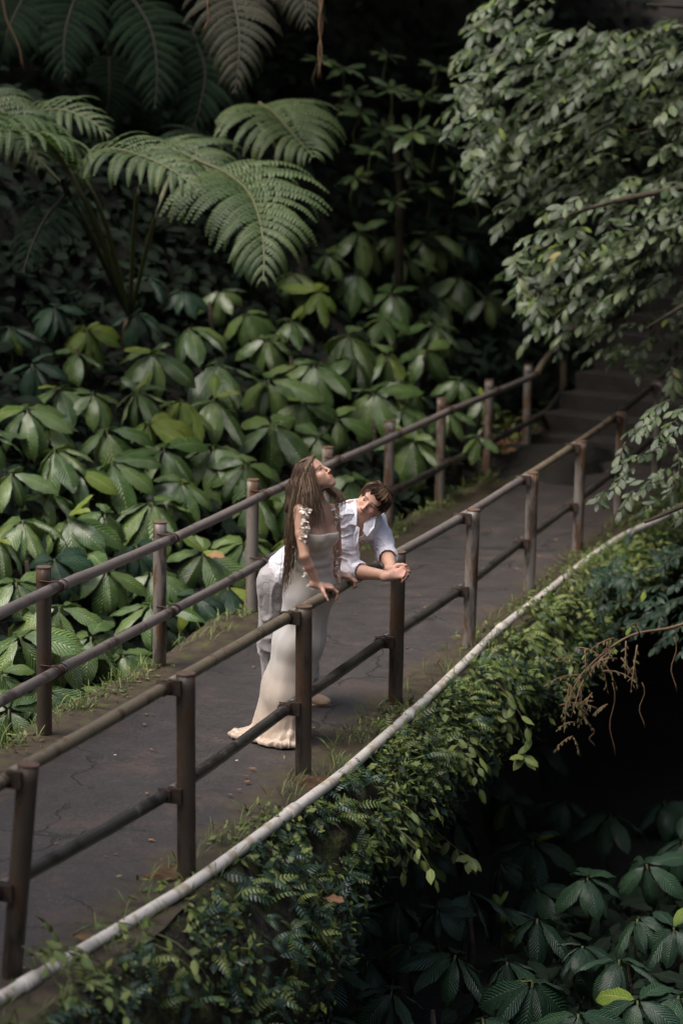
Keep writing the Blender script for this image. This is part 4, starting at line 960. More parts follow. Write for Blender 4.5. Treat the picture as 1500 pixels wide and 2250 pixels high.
# ------------------------------------------------------------------ people: signed-distance modelling and surface nets
def A3(v): return np.array([v[0], v[1], v[2]], dtype=np.float32)
class SDF:
    def __init__(s, lo, hi, res):
        s.lo = A3(lo); s.res = res; s.n = np.ceil((A3(hi)-s.lo)/res).astype(int)+1
        s.F = np.full(s.n, 1.0, np.float32)
        s.ax = [s.lo[i]+res*np.arange(s.n[i], dtype=np.float32) for i in range(3)]
    def _sub(s, lo, hi, pad):
        a = np.clip(np.floor((lo-pad-s.lo)/s.res).astype(int), 0, s.n-1); b = np.clip(np.ceil((hi+pad-s.lo)/s.res).astype(int)+1, 1, s.n)
        sl = tuple(slice(a[i], max(b[i], a[i]+1)) for i in range(3))
        X, Y, Z = np.meshgrid(s.ax[0][sl[0]], s.ax[1][sl[1]], s.ax[2][sl[2]], indexing='ij')
        return sl, np.stack([X, Y, Z], -1)
    def _put(s, sl, d, k, mode):
        f = s.F[sl]
        if mode == 'add':
            h = np.maximum(k-np.abs(f-d), 0)/k; s.F[sl] = np.minimum(f, d)-h*h*k*.25
        elif mode == 'cut':
            d = -d; h = np.maximum(k-np.abs(f-d), 0)/k; s.F[sl] = np.maximum(f, d)+h*h*k*.25
    def cap(s, a, b, ra, rb=None, k=.02, wide=None, q=1.0, mode='add'):
        """tapered capsule; wide = direction in which it is q times as broad"""
        a = A3(a); b = A3(b); rb = ra if rb is None else rb; m = max(ra, rb)*max(1, q)
        sl, P = s._sub(np.minimum(a, b), np.maximum(a, b), m+k+.012)
        v = P-a; d = b-a; L2 = float(d@d)+1e-12
        if wide is not None and q != 1:
            w = A3(wide); w = w/np.linalg.norm(w); c = (v@w); v = v+(c*(1/q-1))[..., None]*w
        t = np.clip((v@d)/L2, 0, 1); dist = np.sqrt(((v-t[..., None]*d)**2).sum(-1))-(ra+(rb-ra)*t)
        s._put(sl, dist.astype(np.float32), k, mode)
    def path(s, pts, rs, k=.02, **kw):
        for i in range(len(pts)-1): s.cap(pts[i], pts[i+1], rs[i], rs[i+1], k, **kw)
    def ell(s, c, r, M=None, k=.02, mode='add'):
        c = A3(c); r = np.array(r, np.float32); m = float(r.max())
        sl, P = s._sub(c, c, m+k+.012); v = P-c
        if M is not None: v = v@M          # columns of M are the axes
        k0 = np.sqrt(((v/r)**2).sum(-1)); k1 = np.sqrt(((v/(r*r))**2).sum(-1))+1e-9
        s._put(sl, (k0*(k0-1)/k1).astype(np.float32), k, mode)
    def plane(s, p, n, k=.004):
        """keep the side against the normal"""
        n = A3(n); n = n/np.linalg.norm(n); X, Y, Z = np.meshgrid(*s.ax, indexing='ij', sparse=True)
        d = (X-p[0])*n[0]+(Y-p[1])*n[1]+(Z-p[2])*n[2]; h = np.maximum(k-np.abs(s.F-d), 0)/k; s.F = np.maximum(s.F, d)+h*h*k*.25
    def mesh(s, it=1):
        F = s.F; ins = F < 0; n = F.shape
        c = np.zeros(tuple(i-1 for i in n), np.uint8)
        for dx in (0, 1):
            for dy in (0, 1):
                for dz in (0, 1): c += ins[dx:n[0]-1+dx, dy:n[1]-1+dy, dz:n[2]-1+dz]
        cells = np.argwhere((c > 0) & (c < 8)); idx = np.full(c.shape, -1, np.int32); idx[tuple(cells.T)] = np.arange(len(cells))
        acc = np.zeros((len(cells), 3), np.float32); cnt = np.zeros(len(cells), np.float32)
        co = [(x, y, z) for x in (0, 1) for y in (0, 1) for z in (0, 1)]
        for i, a in enumerate(co):
            for b in co[i+1:]:
                if sum(abs(a[q]-b[q]) for q in range(3)) != 1: continue
                fa = F[tuple((cells+a).T)]; fb = F[tuple((cells+b).T)]; m = (fa < 0) != (fb < 0)
                t = np.where(m, fa/(fa-fb+1e-12), 0); p = np.array(a, np.float32)+t[:, None]*(np.array(b)-np.array(a)); acc += p*m[:, None]; cnt += m
        V = (cells+acc/cnt[:, None])*s.res+s.lo
        Q = []
        for ax in range(3):
            o = [0, 0, 0]; o[ax] = 1
            A = ins[:n[0]-o[0], :n[1]-o[1], :n[2]-o[2]]; B = ins[o[0]:, o[1]:, o[2]:]
            e = np.argwhere(A != B); e = e[(e[:, (ax+1) % 3] > 0) & (e[:, (ax+2) % 3] > 0)]
            e = e[(e[:, (ax+1) % 3] < n[(ax+1) % 3]-1) & (e[:, (ax+2) % 3] < n[(ax+2) % 3]-1)]
            u = np.zeros(3, int); u[(ax+1) % 3] = 1; v = np.zeros(3, int); v[(ax+2) % 3] = 1
            q = np.stack([idx[tuple((e-u-v).T)], idx[tuple((e-v).T)], idx[tuple(e.T)], idx[tuple((e-u).T)]], 1)
            fl = A[tuple(e.T)]; q[~fl] = q[~fl][:, ::-1]; Q.append(q)
        Q = np.concatenate(Q)
        for _ in range(it):       # relax
            S = np.zeros_like(V); K = np.zeros(len(V), np.float32)
            for a, b in ((0, 1), (1, 2), (2, 3), (3, 0)):
                for p_, q_ in ((a, b), (b, a)):
                    for d_ in range(3): S[:, d_] += np.bincount(Q[:, p_], V[Q[:, q_], d_], len(V))
                    K += np.bincount(Q[:, p_], minlength=len(V))
            V = V*.45+.55*S/np.maximum(K, 1)[:, None]
        return V, Q
def vnormals(V, Q):
    a = V[Q[:, 0]]; b = V[Q[:, 1]]; c = V[Q[:, 2]]; d = V[Q[:, 3]]; n = np.cross(c-a, d-b); out = np.zeros_like(V)
    for k in range(4):
        for j in range(3): out[:, j] += np.bincount(Q[:, k], n[:, j], len(V))
    return out/(np.linalg.norm(out, axis=1, keepdims=True)+1e-12)
def n3(P, seed=0):
    x, y, z = P[:, 0], P[:, 1], P[:, 2]; zi = np.floor(z); f = z-zi; f = f*f*(3-2*f)
    return vnoise(x+zi*37.7, y+zi*17.3, seed)*(1-f)+vnoise(x+(zi+1)*37.7, y+(zi+1)*17.3, seed)*f
def np_mesh(name, V, Q, m, parent=None, col=None):
    me = bpy.data.meshes.new(name); me.vertices.add(len(V)); me.vertices.foreach_set('co', V.astype(np.float32).ravel())
    me.loops.add(Q.size); me.loops.foreach_set('vertex_index', Q.ravel().astype(np.int32))
    me.polygons.add(len(Q)); me.polygons.foreach_set('loop_start', np.arange(0, Q.size, 4, dtype=np.int32)); me.update(calc_edges=True)
    me.polygons.foreach_set('use_smooth', [True]*len(Q))
    if col is not None:
        at = me.attributes.new('tint', 'FLOAT_COLOR', 'POINT'); at.data.foreach_set('color', np.concatenate([col, np.ones((len(col), 1))], 1).astype(np.float32).ravel())
    me.materials.append(m); return link(name, me, None, parent)

def tint_mat(name, rough, sss=0.0, bs=.1, scale=300, spec=.5, sheen=0, folds=None):
    m, t, b = mat(name); a = t.nodes.new('ShaderNodeAttribute'); a.attribute_name = 'tint'; p = worldpos(t)
    c = mix(t, mth(t, 'MULTIPLY', noise(t, p, 25, 4), .25), a.outputs['Color'], mix(t, .5, a.outputs['Color'], (.35, .2, .15), 'MULTIPLY'))
    L(t, c, b.inputs['Base Color']); b.inputs['Roughness'].default_value = rough; b.inputs['Specular IOR Level'].default_value = spec
    if sss: b.inputs['Subsurface Weight'].default_value = sss; b.inputs['Subsurface Radius'].default_value = (.012, .004, .002); b.inputs['Subsurface Scale'].default_value = 1
    if sheen: b.inputs['Sheen Weight'].default_value = sheen
    L(t, bump(t, noise(t, p, scale, 2), bs, .001), b.inputs['Normal'])
    return m
def cloth_mat(name, c1, c2, rough=.7, bs=.35, fold_scale=14, spec=.3, transl=0):
    m, t, b = mat(name); p = worldpos(t); n = noise(t, p, 9, 3)
    col = ramp(t, n, [(.35, c1), (.65, c2)]); L(t, col, b.inputs['Base Color'])
    b.inputs['Roughness'].default_value = rough; b.inputs['Specular IOR Level'].default_value = spec; b.inputs['Sheen Weight'].default_value = .15
    wn = t.nodes.new('ShaderNodeTexNoise'); wn.inputs['Scale'].default_value = fold_scale; wn.inputs['Detail'].default_value = 2; wn.inputs['Distortion'].default_value = 1.2
    mp = t.nodes.new('ShaderNodeMapping'); mp.inputs['Rotation'].default_value = (.4, .5, .6); mp.inputs['Scale'].default_value = (1, .45, .8); L(t, p, mp.inputs[0]); L(t, mp.outputs[0], wn.inputs['Vector'])
    L(t, bump(t, wn.outputs['Fac'], bs, .02), b.inputs['Normal'])
    return m
MT['skin_w'] = tint_mat('woman_skin', .42, .12); MT['skin_m'] = tint_mat('man_skin', .48, .12)
MT['shirt'] = cloth_mat('white_linen', (.70, .69, .76), (.78, .77, .82), .75, .5, 16)
MT['trousers'] = cloth_mat('grey_trouser_cloth', (.33, .31, .31), (.42, .40, .41), .6, .6, 13)
def satin():
    m, t, b = mat('cream_satin'); a = t.nodes.new('ShaderNodeAttribute'); a.attribute_name = 'tint'; L(t, a.outputs['Color'], b.inputs['Base Color'])
    b.inputs['Roughness'].default_value = .38; b.inputs['Specular IOR Level'].default_value = .45; b.inputs['Sheen Weight'].default_value = .2
    p = worldpos(t); mp = t.nodes.new('ShaderNodeMapping'); mp.inputs['Scale'].default_value = (1, 1, .25); L(t, p, mp.inputs[0])
    L(t, bump(t, noise(t, mp.outputs[0], 12, 2), .1, .01), b.inputs['Normal']); return m
MT['satin'] = satin()
def hair_mat(name, c1, c2, c3):
    m, t, b = mat(name); uv = coords(t, 'UV'); a = t.nodes.new('ShaderNodeAttribute'); a.attribute_name = 'rnd'; p = worldpos(t)
    mp = t.nodes.new('ShaderNodeMapping'); mp.inputs['Scale'].default_value = (1, 1, .12); L(t, p, mp.inputs[0])
    f = mth(t, 'ADD', mth(t, 'MULTIPLY', a.outputs['Fac'], .6), mth(t, 'MULTIPLY', noise(t, mp.outputs[0], 130, 3, .7), .55))
    L(t, ramp(t, f, [(.25, c1), (.55, c2), (.85, c3)]), b.inputs['Base Color']); b.inputs['Roughness'].default_value = .6; b.inputs['Specular IOR Level'].default_value = .25
    L(t, bump(t, noise(t, mp.outputs[0], 260, 2), .5, .002), b.inputs['Normal']); return m
MT['hair_w'] = hair_mat('long_brown_hair', (.045, .028, .019), (.115, .074, .048), (.24, .165, .11))
MT['hair_m'] = hair_mat('short_brown_hair', (.022, .012, .008), (.07, .038, .022), (.17, .095, .055))
MT['petal'] = simple('cream_petal', (.66, .58, .50), (.80, .74, .68), 30, .8, .2, .002)
MT['eye_white'] = simple('eye_white', (.55, .52, .50), (.6, .57, .55), 5, .2, 0, .001)
MT['iris'] = simple('iris', (.02, .012, .006), (.05, .03, .015), 50, .15, 0, .001)
MT['shoe'] = simple('beige_suede', (.36, .25, .18), (.44, .31, .23), 30, .85, .3, .002)
MT['sole'] = simple('pale_rubber_sole', (.42, .32, .24), (.5, .39, .3), 30, .7, .2, .002)
MT['gold'] = simple('gold', (.8, .6, .3), (.9, .7, .4), 10, .25, 0, .001, metal=1)

def head_axes(fd, up):
    f = Vector(fd).normalized(); u = Vector(up); u = (u-f*u.dot(f)).normalized(); r = u.cross(f) * -1   # person's right... x axis
    return r, u, f
def add_head(S, o, ax, sc_=1.0, male=False):
    r, u, f = ax; M_ = np.array([[r.x, u.x, f.x], [r.y, u.y, f.y], [r.z, u.z, f.z]], np.float32)
    def W(x, y, z): return o+(r*x+u*y+f*z)*sc_
    def E(c, rr2, k=.012, mode='add'): S.ell(W(*c), [q*sc_ for q in rr2], M_, k*sc_, mode)
    def K(a, b, ra, rb, k=.012, **kw): S.cap(W(*a), W(*b), ra*sc_, rb*sc_, k*sc_, **kw)
    E((0, .026, -.018), (.073, .086, .092)); E((0, -.028, .022), (.060, .072, .062), .03)
    jw = .054 if male else .047
    for s_ in (-1, 1):
        K((s_*jw, -.048, -.005), (s_*.016, -.104, .056), .018, .016, .03)
        E((s_*.040, -.022, .052), (.022, .020, .024), .02)
        E((s_*.076, -.012, -.012), (.008, .030, .017), .006)
    for s_ in (-1, 1): E((s_*.030, -.050, .042), (.028, .036, .030), .03)
    E((0, -.106, .068), (.023 if male else .018, .017, .018), .02)
    K((-.034, .020, .070), (.034, .020, .070), .013, .013, .02)
    E((0, .055, .052), (.052, .038, .03), .03)
    for s_ in (-1, 1): E((s_*.031, .001, .094), (.017, .011, .014), .010, 'cut')
    for s_ in (-1, 1):
        K((s_*.018, .008, .0765), (s_*.045, .007, .068), .0042, .0042, .004); K((s_*.019, -.008, .076), (s_*.044, -.007, .068), .0034, .0034, .004)
    K((0, .010, .084), (0, -.034, .107), .0085, .0115 if male else .0095, .012)
    for s_ in (-1, 1): E((s_*.0125, -.038, .096), (.0075, .007, .010), .006)
    for s_ in (-1, 1): E((s_*.006, -.0455, .1005), (.0032, .003, .005), .002, 'cut')
    E((0, -.070, .074), (.030, .026, .020), .02)
    for s_ in (-1, 1):
        K((0, -.0645, .0905), (s_*.024, -.0640 if not male else -.057, .080), .0052, .003, .005); K((0, -.0755, .0895), (s_*.021, -.068, .081), .0062, .003, .005)
        K((0, -.0697, .100), (s_*.022, -.0672, .087), .0018, .0012, .002, mode='cut')
    return W, M_
def paint_head(V, col, o, M_, sc_, lip, brow, blush, male=False):
    P = ((V-A3(o))@M_)/sc_; x, y, z = P[:, 0], P[:, 1], P[:, 2]; ax_ = np.abs(x)
    def apply(mask, c): col[:] = col*(1-mask[:, None])+np.array(c)[None]*mask[:, None]
    sm = lambda v, a, b: np.clip((v-a)/(b-a), 0, 1)
    near = (z > .02) & (np.abs(y) < .14) & (ax_ < .09)
    apply(np.exp(-((ax_-.045)**2/.0004+(y+.03)**2/.0005))*near*.25*(z > .03), blush)
    apply(np.exp(-((ax_)**2/.0002+(y+.035)**2/.0002))*near*.3*(z > .08), blush)
    apply(((1-sm(ax_, .022, .027))*(1-sm(np.abs(y+.070), .0095, .0125)))*(z > .072)*.9, lip)
    bc = .0225+.004*np.sin(np.clip((ax_-.012)/.045, 0, 1)*math.pi)-(.06*np.maximum(ax_-.042, 0)*5)*.4
    apply((1-sm(np.abs(y-bc), .0026, .0055))*((ax_ > .011) & (ax_ < .055))*(z > .045)*.85, brow)
    apply((1-sm(np.abs(y-.0075), .0015, .004))*((ax_ > .016) & (ax_ < .047))*(z > .06)*.7, (brow[0]*.5, brow[1]*.5, brow[2]*.5))
    apply((1-sm(np.abs(y+.0697), .0008, .0024))*(ax_ < .023)*(z > .075)*.75, (.12, .03, .025))
    return col
def eyes(root, W, M_, o, sc_, look):
    for s_ in (-1, 1):
        b = bmesh.new(); bmesh.ops.create_uvsphere(b, u_segments=16, v_segments=10, radius=.0125*sc_); me = bpy.data.meshes.new('eye'); b.to_mesh(me); b.free()
        c = W(s_*.0315, .000, .0655)
        for v in me.vertices: v.co = v.co+c
        me.polygons.foreach_set('use_smooth', [True]*len(me.polygons)); e = link('eye', me, MT['eye_white'], root)
        d = Vector(look).normalized(); b = bmesh.new(); bmesh.ops.create_uvsphere(b, u_segments=12, v_segments=8, radius=.0062*sc_); m2 = bpy.data.meshes.new('iris'); b.to_mesh(m2); b.free()
        for v in m2.vertices: v.co = v.co+c+d*.0082*sc_
        link('iris', m2, MT['iris'], e)
def add_hand(S, wrist, d, nrm, thumb, scl=1.0, curls=((25, 45, 30),)*4, spread=5, thumb_dir=None, kk=.006):
    """wrist point, direction of the fingers, back-of-hand normal, unit vector toward the thumb side"""
    d = Vector(d).normalized(); nrm = Vector(nrm); nrm = (nrm-d*nrm.dot(d)).normalized(); side = d.cross(nrm); side = side if side.dot(Vector(thumb)) > 0 else -side
    w = Vector(wrist); lens = ((.040, .025, .020), (.044, .028, .021), (.041, .026, .020), (.032, .020, .018)); offs = (.026, .009, -.009, -.025); heads = (.082, .086, .081, .072)
    S.cap(w-d*.03, w+d*.02, .021*scl, .019*scl, .015, wide=side, q=1.25)
    for j in range(4):
        kn = w+(d*heads[j]+side*offs[j]+nrm*.002)*scl
        S.cap(w+(d*.012+side*offs[j]*.55)*scl, kn, .0125*scl, .0098*scl, .014)
        S.ell(kn+nrm*.004*scl, [.0088*scl]*3, None, .006)
        p = kn; an = 0; cd = (d+side*math.tan(rad(spread))*(offs[j]/.026)*.6).normalized()
        for q in range(3):
            an += rad(curls[j % len(curls)][q]); dd = cd*math.cos(an)-nrm*math.sin(an); p2 = p+dd*lens[j][q]*scl
            S.cap(p, p2, (.0088, .0080, .0073)[q]*scl, (.0082, .0075, .0062)[q]*scl, kk if q else .008); p = p2
    S.ell(w+(d*.045-nrm*.008)*scl, [.026*scl, .030*scl, .014*scl], np.array([[side.x, d.x, nrm.x], [side.y, d.y, nrm.y], [side.z, d.z, nrm.z]], np.float32), .012)
    td = Vector(thumb_dir).normalized() if thumb_dir is not None else (d*.6+side*.8-nrm*.35).normalized()
    p = w+(d*.022+side*.02-nrm*.004)*scl; p1 = p+(td*.6+side*.5).normalized()*.038*scl; p2 = p1+td*.032*scl; p3 = p2+(td*.85+d*.4-nrm*.25).normalized()*.026*scl
    S.cap(p, p1, .014*scl, .0115*scl, .014); S.cap(p1, p2, .0108*scl, .0095*scl, .006); S.cap(p2, p3, .0094*scl, .0075*scl, .005)
def strands(guides, n, r0, seg=12, jit=.012, seed=1, wave=.006, tipr=.15, name='strands', spreadi=1.0):
    """tapering locks interpolated between neighbouring guide paths"""
    rg = random.Random(seed); V = []; Fc = []; RN = []
    def resamp(P):
        P = catmull([Vector(p) for p in P], 5); return [P[min(len(P)-1, int(round(i*(len(P)-1)/seg)))] for i in range(seg+1)]
    G = [resamp(g) for g in guides]
    for k in range(n):
        g = rg.random()*(len(G)-1); i = min(int(g), len(G)-2) if len(G) > 1 else 0; f = g-i
        A_ = G[i]; B_ = G[min(i+1, len(G)-1)]; end = seg if rg.random() < .5 else rg.randint(int(seg*.6), seg)
        ph = rg.uniform(0, 6.3); off = Vector((rg.gauss(0, 1), rg.gauss(0, 1), rg.gauss(0, 1)))*jit; fr = rg.uniform(.5, .9); rn = rg.random(); rad0 = r0*rg.uniform(.6, 1.3)
        pts = [A_[j].lerp(B_[j], f)+off*(.35+.9*j/seg)+Vector((math.sin(j*fr+ph), math.cos(j*fr*1.1+ph), 0))*wave*(j/seg) for j in range(end+1)]
        o = len(V)
        for j, p in enumerate(pts):
            t_ = (pts[min(j+1, end)]-pts[max(j-1, 0)]).normalized(); a = t_.cross(Vector((.3, -1, .2))).normalized(); b = a.cross(t_)
            q = rad0*(min(1, .45+j*.3))*(1-(1-tipr)*(j/end)**2)
            for m_ in range(5):
                an = m_*1.2566+ph; V.append(p+a*math.cos(an)*q+b*math.sin(an)*q*.6); RN.append(rn)
        for j in range(end):
            for m_ in range(5):
                m2 = (m_+1) % 5; Fc.append((o+j*5+m_, o+j*5+m2, o+(j+1)*5+m2, o+(j+1)*5+m_))
    return V, Fc, RN
def strand_obj(name, sets, m, parent):
    V = []; Fc = []; RN = []
    for v, f, r in sets:
        o = len(V); V += [tuple(p) for p in v]; Fc += [tuple(i+o for i in q) for q in f]; RN += r
    me = new_mesh(name, V, Fc); at = me.attributes.new('rnd', 'FLOAT', 'POINT'); at.data.foreach_set('value', np.array(RN, np.float32))
    return link(name, me, m, parent)

# ================================================================== the woman
HW = Vector((-.18, 13.95, .93)); wf = Vector((.77, -.64, 0)); wl = Vector((.64, .77, 0))       # facing, her left
wr = empty('person', (-.22, 13.95, 0), 'woman in cream slip dress with train, head tilted back, hands on the rail', 'person')
CH = Vector((-.157, 13.875, 1.27)); NB = Vector((-.135, 13.865, 1.435)); WA = Vector((-.165, 13.92, 1.09))
SR = aty(659, 1124, 13.74); SL = aty(731, 1124, 13.97)
ER = aty(669, 1222, 13.66); EL = aty(740, 1213, 14.05)
def railp(t_, up=.0): return bp(t_, .078, .936)+Vector((0, 0, up))
HRt, HLt = railp(.60), railp(.94)
outw = Vector((.949, -.3153, 0))
WR = HRt-outw*.045-Vector((*E2, 0))*.045+Vector((0, 0, .062)); WL = HLt-outw*.055-Vector((*E2, 0))*.02+Vector((0, 0, .064))
fd = Vector((.70, -.30, .66)); hu = Vector((-.60, .10, .76)); wax = head_axes(fd, hu)
HO = aty(690, 1046, 13.84)
S = SDF((-.62, 13.4, -.01), (.26, 14.35, 1.76), .0045)
Ww, Mw = add_head(S, HO, wax, .93)
S.path([Ww(0, -.03, -.03), (HO+NB)/2+Vector((-.012, 0, -.02)), NB], [.048, .046, .052], .03)
S.cap(NB+Vector((0, 0, -.03)), SR+Vector((0, 0, .012)), .040, .036, .04); S.cap(NB+Vector((0, 0, -.03)), SL+Vector((0, 0, .012)), .040, .036, .04)
S.ell(CH+Vector((0, 0, .03)), (.121, .088, .15), np.array([[wl.x, wf.x, 0], [wl.y, wf.y, 0], [0, 0, 1]], np.float32), .05)
S.cap(SR+wl*.04-Vector((0, 0, .04)), SL-wl*.04-Vector((0, 0, .04)), .055, .055, .05)
S.cap(CH, WA, .095, .085, .05, wide=wl, q=1.3); S.cap(WA, HW, .085, .095, .05, wide=wl, q=1.3)
for s_ in (-1, 1): S.ell(CH+wf*.063+wl*.058*s_+Vector((0, 0, -.01)), (.052, .048, .054), None, .03)
S.path([SR, SR.lerp(ER, .5)+Vector((-.004, 0, 0)), ER, ER.lerp(WR, .35), WR], [.040, .036, .030, .029, .021], .010)
S.path([SL, SL.lerp(EL, .5), EL, EL.lerp(WL, .35), WL], [.040, .036, .030, .029, .021], .010)
for s_ in (-1, 1):
    h = HW+wl*.062*s_-Vector((0, 0, .06)); kn = Vector((h.x-.05, h.y, .5)); an = Vector((h.x-.14, h.y+.02, .09)); S.path([h, kn, an], [.075, .05, .036], .05); S.cap(an-Vector((0, 0, .04)), an+wf*.09-Vector((0, 0, .06)), .032, .026, .03)
add_hand(S, WR, outw*.86+Vector((*E2, 0))*.50-Vector((0, 0, .20)), (.1, -.1, 1), -Vector((*E2, 0)), 1.0, ((28, 42, 35), (30, 44, 35), (32, 46, 35), (36, 46, 35)), 4, thumb_dir=-Vector((*E2, 0))*.3+outw*.5-Vector((0, 0, .75)))
add_hand(S, WL, outw*.86+Vector((*E2, 0))*.2-Vector((0, 0, .22)), (.1, -.1, 1), Vector((*E2, 0))*-1, 1.0, ((20, 50, 35), (20, 50, 38), (24, 50, 35), (28, 52, 35)), 4, thumb_dir=-Vector((*E2, 0))*.6+outw*.3-Vector((0, 0, .6)))
V, Q = S.mesh(1); col = np.tile(np.array([[.57, .34, .245]]), (len(V), 1))
col *= (1+(n3(V*9, 2)-.5)*.12)[:, None]
for h_ in (HRt, HLt):      # warmer knuckles
    dd = np.linalg.norm(V-A3(h_+Vector((.02, -.02, .0))), axis=1); mk = np.clip(1-dd/.09, 0, 1)*.35; col = col*(1-mk[:, None])+np.array([.50, .22, .16])*mk[:, None]
col = paint_head(V, col, HO, Mw, .93, (.46, .17, .15), (.055, .028, .018), (.60, .30, .23))
np_mesh('body', V, Q, MT['skin_w'], wr, col)
eyes(wr, Ww, Mw, HO, .93, fd+Vector((.1, -.05, .25)))
# dress
S = SDF((-.80, 13.42, -.012), (.12, 14.42, 1.40), .0055)
ML = np.array([[wl.x, wf.x, 0], [wl.y, wf.y, 0], [0, 0, 1]], np.float32)
S.ell(CH+Vector((0, 0, .02)), (.126, .094, .15), ML, .04)
for s_ in (-1, 1): S.ell(CH+wf*.066+wl*.058*s_+Vector((0, 0, -.012)), (.056, .052, .058), None, .035)
S.cap(CH, WA, .100, .088, .05, wide=wl, q=1.3); S.cap(WA, HW-Vector((0, 0, .02)), .094, .125, .05, wide=wl, q=1.34)
S.path([HW-Vector((0, 0, .02)), Vector((-.225, 13.96, .6)), Vector((-.29, 13.95, .28)), Vector((-.315, 13.94, .0))], [.125, .118, .105, .115], .06, wide=wl, q=1.3)
bk_ = -wf
S.path([HW+bk_*.05-Vector((0, 0, .05)), Vector((-.275, 14.0, .62)), Vector((-.345, 14.02, .32)), Vector((-.42, 14.03, .03))], [.085, .10, .105, .10], .06)
for a, b, r1, r2 in (((-.40, 14.03, .0), (-.60, 14.05, -.005), .075, .030), ((-.42, 13.96, .0), (-.57, 13.98, -.01), .065, .035), ((-.30, 13.86, .0), (-.40, 13.88, .0), .08, .05), ((-.27, 13.86, 0), (-.34, 13.84, 0), .07, .05)): S.cap(a, b, r1, r2, .05)
for pts, r_ in (([(-.645, 14.03, .012), (-.60, 13.95, .014), (-.53, 13.915, .013), (-.45, 13.86, .014)], .014), ([(-.64, 14.06, .012), (-.58, 14.10, .02), (-.49, 14.12, .03)], .012), ([(-.46, 13.84, .014), (-.40, 13.80, .016), (-.33, 13.80, .02), (-.28, 13.77, .018), (-.22, 13.775, .016)], .016),
                ([(-.62, 14.02, .014), (-.52, 14.0, .03), (-.42, 13.93, .05)], .014), ([(-.36, 13.78, .018), (-.31, 13.755, .022), (-.29, 13.79, .03), (-.27, 13.81, .08)], .015), ([(-.25, 13.79, .012), (-.27, 13.83, .06), (-.275, 13.85, .2)], .018)):
    P_ = catmull([Vector(p) for p in pts], 3); S.path(P_, [r_]*len(P_), .012)
npt = aty(703, 1172, 13.79)
S.plane(npt, Vector((-.02, .05, 1))+wf*.10)
S.plane(Vector((0, 0, .002)), (0, 0, -1))
V, Q = S.mesh(2); NV = vnormals(V, Q)
cx = np.interp(V[:, 2], [0, .3, .6, .93, 1.3], [-.36, -.32, -.25, -.18, -.15]); cy = np.interp(V[:, 2], [0, .6, 1.3], [13.97, 13.96, 13.9])
th = np.arctan2(V[:, 1]-cy, V[:, 0]-cx); amp = np.interp(V[:, 2], [0, .03, .12, .5, .85, .95, 1.4], [.0, .003, .0055, .0035, .0015, .0006, 0])
fold = np.sin(th*5+8.0*n3(V*2.6, 31))+.35*np.sin(th*13+9*n3(V*3.5, 33)); crum = (1-np.clip(np.abs(n3(V*np.array([26, 26, 10]), 35)-.5)*6, 0, 1))*np.interp(V[:, 2], [0, .05, .16], [.010, .010, 0])
hv = np.clip((.97-np.abs(V[:, 2]-1.13)/.14), 0, 1)
diag = np.sin((V[:, 2]*1.0+(V[:, 0]-V[:, 1])*.33)*95+3*n3(V*8, 3))*hv*.0036
V = V+NV*(fold*amp+diag+crum)[:, None]; V[:, 2] = np.maximum(V[:, 2], .003)
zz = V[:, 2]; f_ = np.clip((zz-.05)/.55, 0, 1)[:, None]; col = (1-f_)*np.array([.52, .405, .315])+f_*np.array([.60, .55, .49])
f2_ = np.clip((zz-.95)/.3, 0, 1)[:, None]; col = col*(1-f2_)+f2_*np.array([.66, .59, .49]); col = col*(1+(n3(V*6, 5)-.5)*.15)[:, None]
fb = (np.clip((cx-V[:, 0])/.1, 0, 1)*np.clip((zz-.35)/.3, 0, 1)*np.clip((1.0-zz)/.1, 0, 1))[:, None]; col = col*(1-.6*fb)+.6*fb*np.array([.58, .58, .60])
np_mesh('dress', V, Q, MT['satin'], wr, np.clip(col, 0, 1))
# straps, petal trim hanging from both shoulders
b = MB()
for A_, B_ in ((SR+Vector((.02, -.02, .035)), aty(672, 1163, 13.72)), (SL+Vector((-.02, -.02, .035)), aty(733, 1163, 13.88))): b.tube([A_, A_.lerp(B_, .5)+wf*.012, B_], .0028, 6)
b.build('strap', MT['petal'], wr)
def petals(pts, per, spread, size, parent, seed=0):
    rg = random.Random(seed); b = MB(); P_ = catmull([Vector(p) for p in pts], 8)
    for p in P_:
        for _ in range(per):
            c = p+Vector((rg.gauss(0, spread), rg.gauss(0, spread), rg.gauss(0, spread))); d = Vector((rg.uniform(-1, 1), rg.uniform(-1, .3), rg.uniform(-1, .4))).normalized(); s_ = size*rg.uniform(.5, 1.2)
            vs, fs, uv = leaf_geo(.55, rad(rg.uniform(20, 110)), nseg=3, half=1); m_ = frame(c, d, rnd_dir(), s_); b.add([m_ @ Vector(v) for v in vs], fs, uv)
    b.tube(P_, .002, 4)
    return b.build('petal_trim', MT['petal'], parent)
petals([SR+Vector((.03, -.04, .03)), aty(672, 1135, 13.66), aty(670, 1165, 13.66), aty(668, 1185, 13.66)], 3, .007, .034, wr, 1)
petals([aty(669, 1190, 13.68), aty(672, 1225, 13.72), aty(672, 1260, 13.74), aty(682, 1290, 13.74)], 1, .004, .03, wr, 2)
petals([SL+Vector((.0, -.02, .04)), aty(738, 1150, 13.88), aty(737, 1190, 13.9), aty(741, 1230, 13.9), aty(744, 1262, 13.9)], 1, .005, .030, wr, 3)
petals([aty(735, 1120, 13.9), aty(739, 1135, 13.9)], 4, .008, .03, wr, 5)
# bracelet and ring
b = MB(); c = WL-outw*.01+Vector((0, 0, .015)); dn = (WL-EL).normalized(); a = dn.orthogonal().normalized(); e = dn.cross(a)
b.tube([c-dn*.02+(a*math.cos(k*.4488)+e*math.sin(k*.4488))*.026 for k in range(15)], .0022, 5, cap=False); b.build('bracelet', MT['gold'], wr)
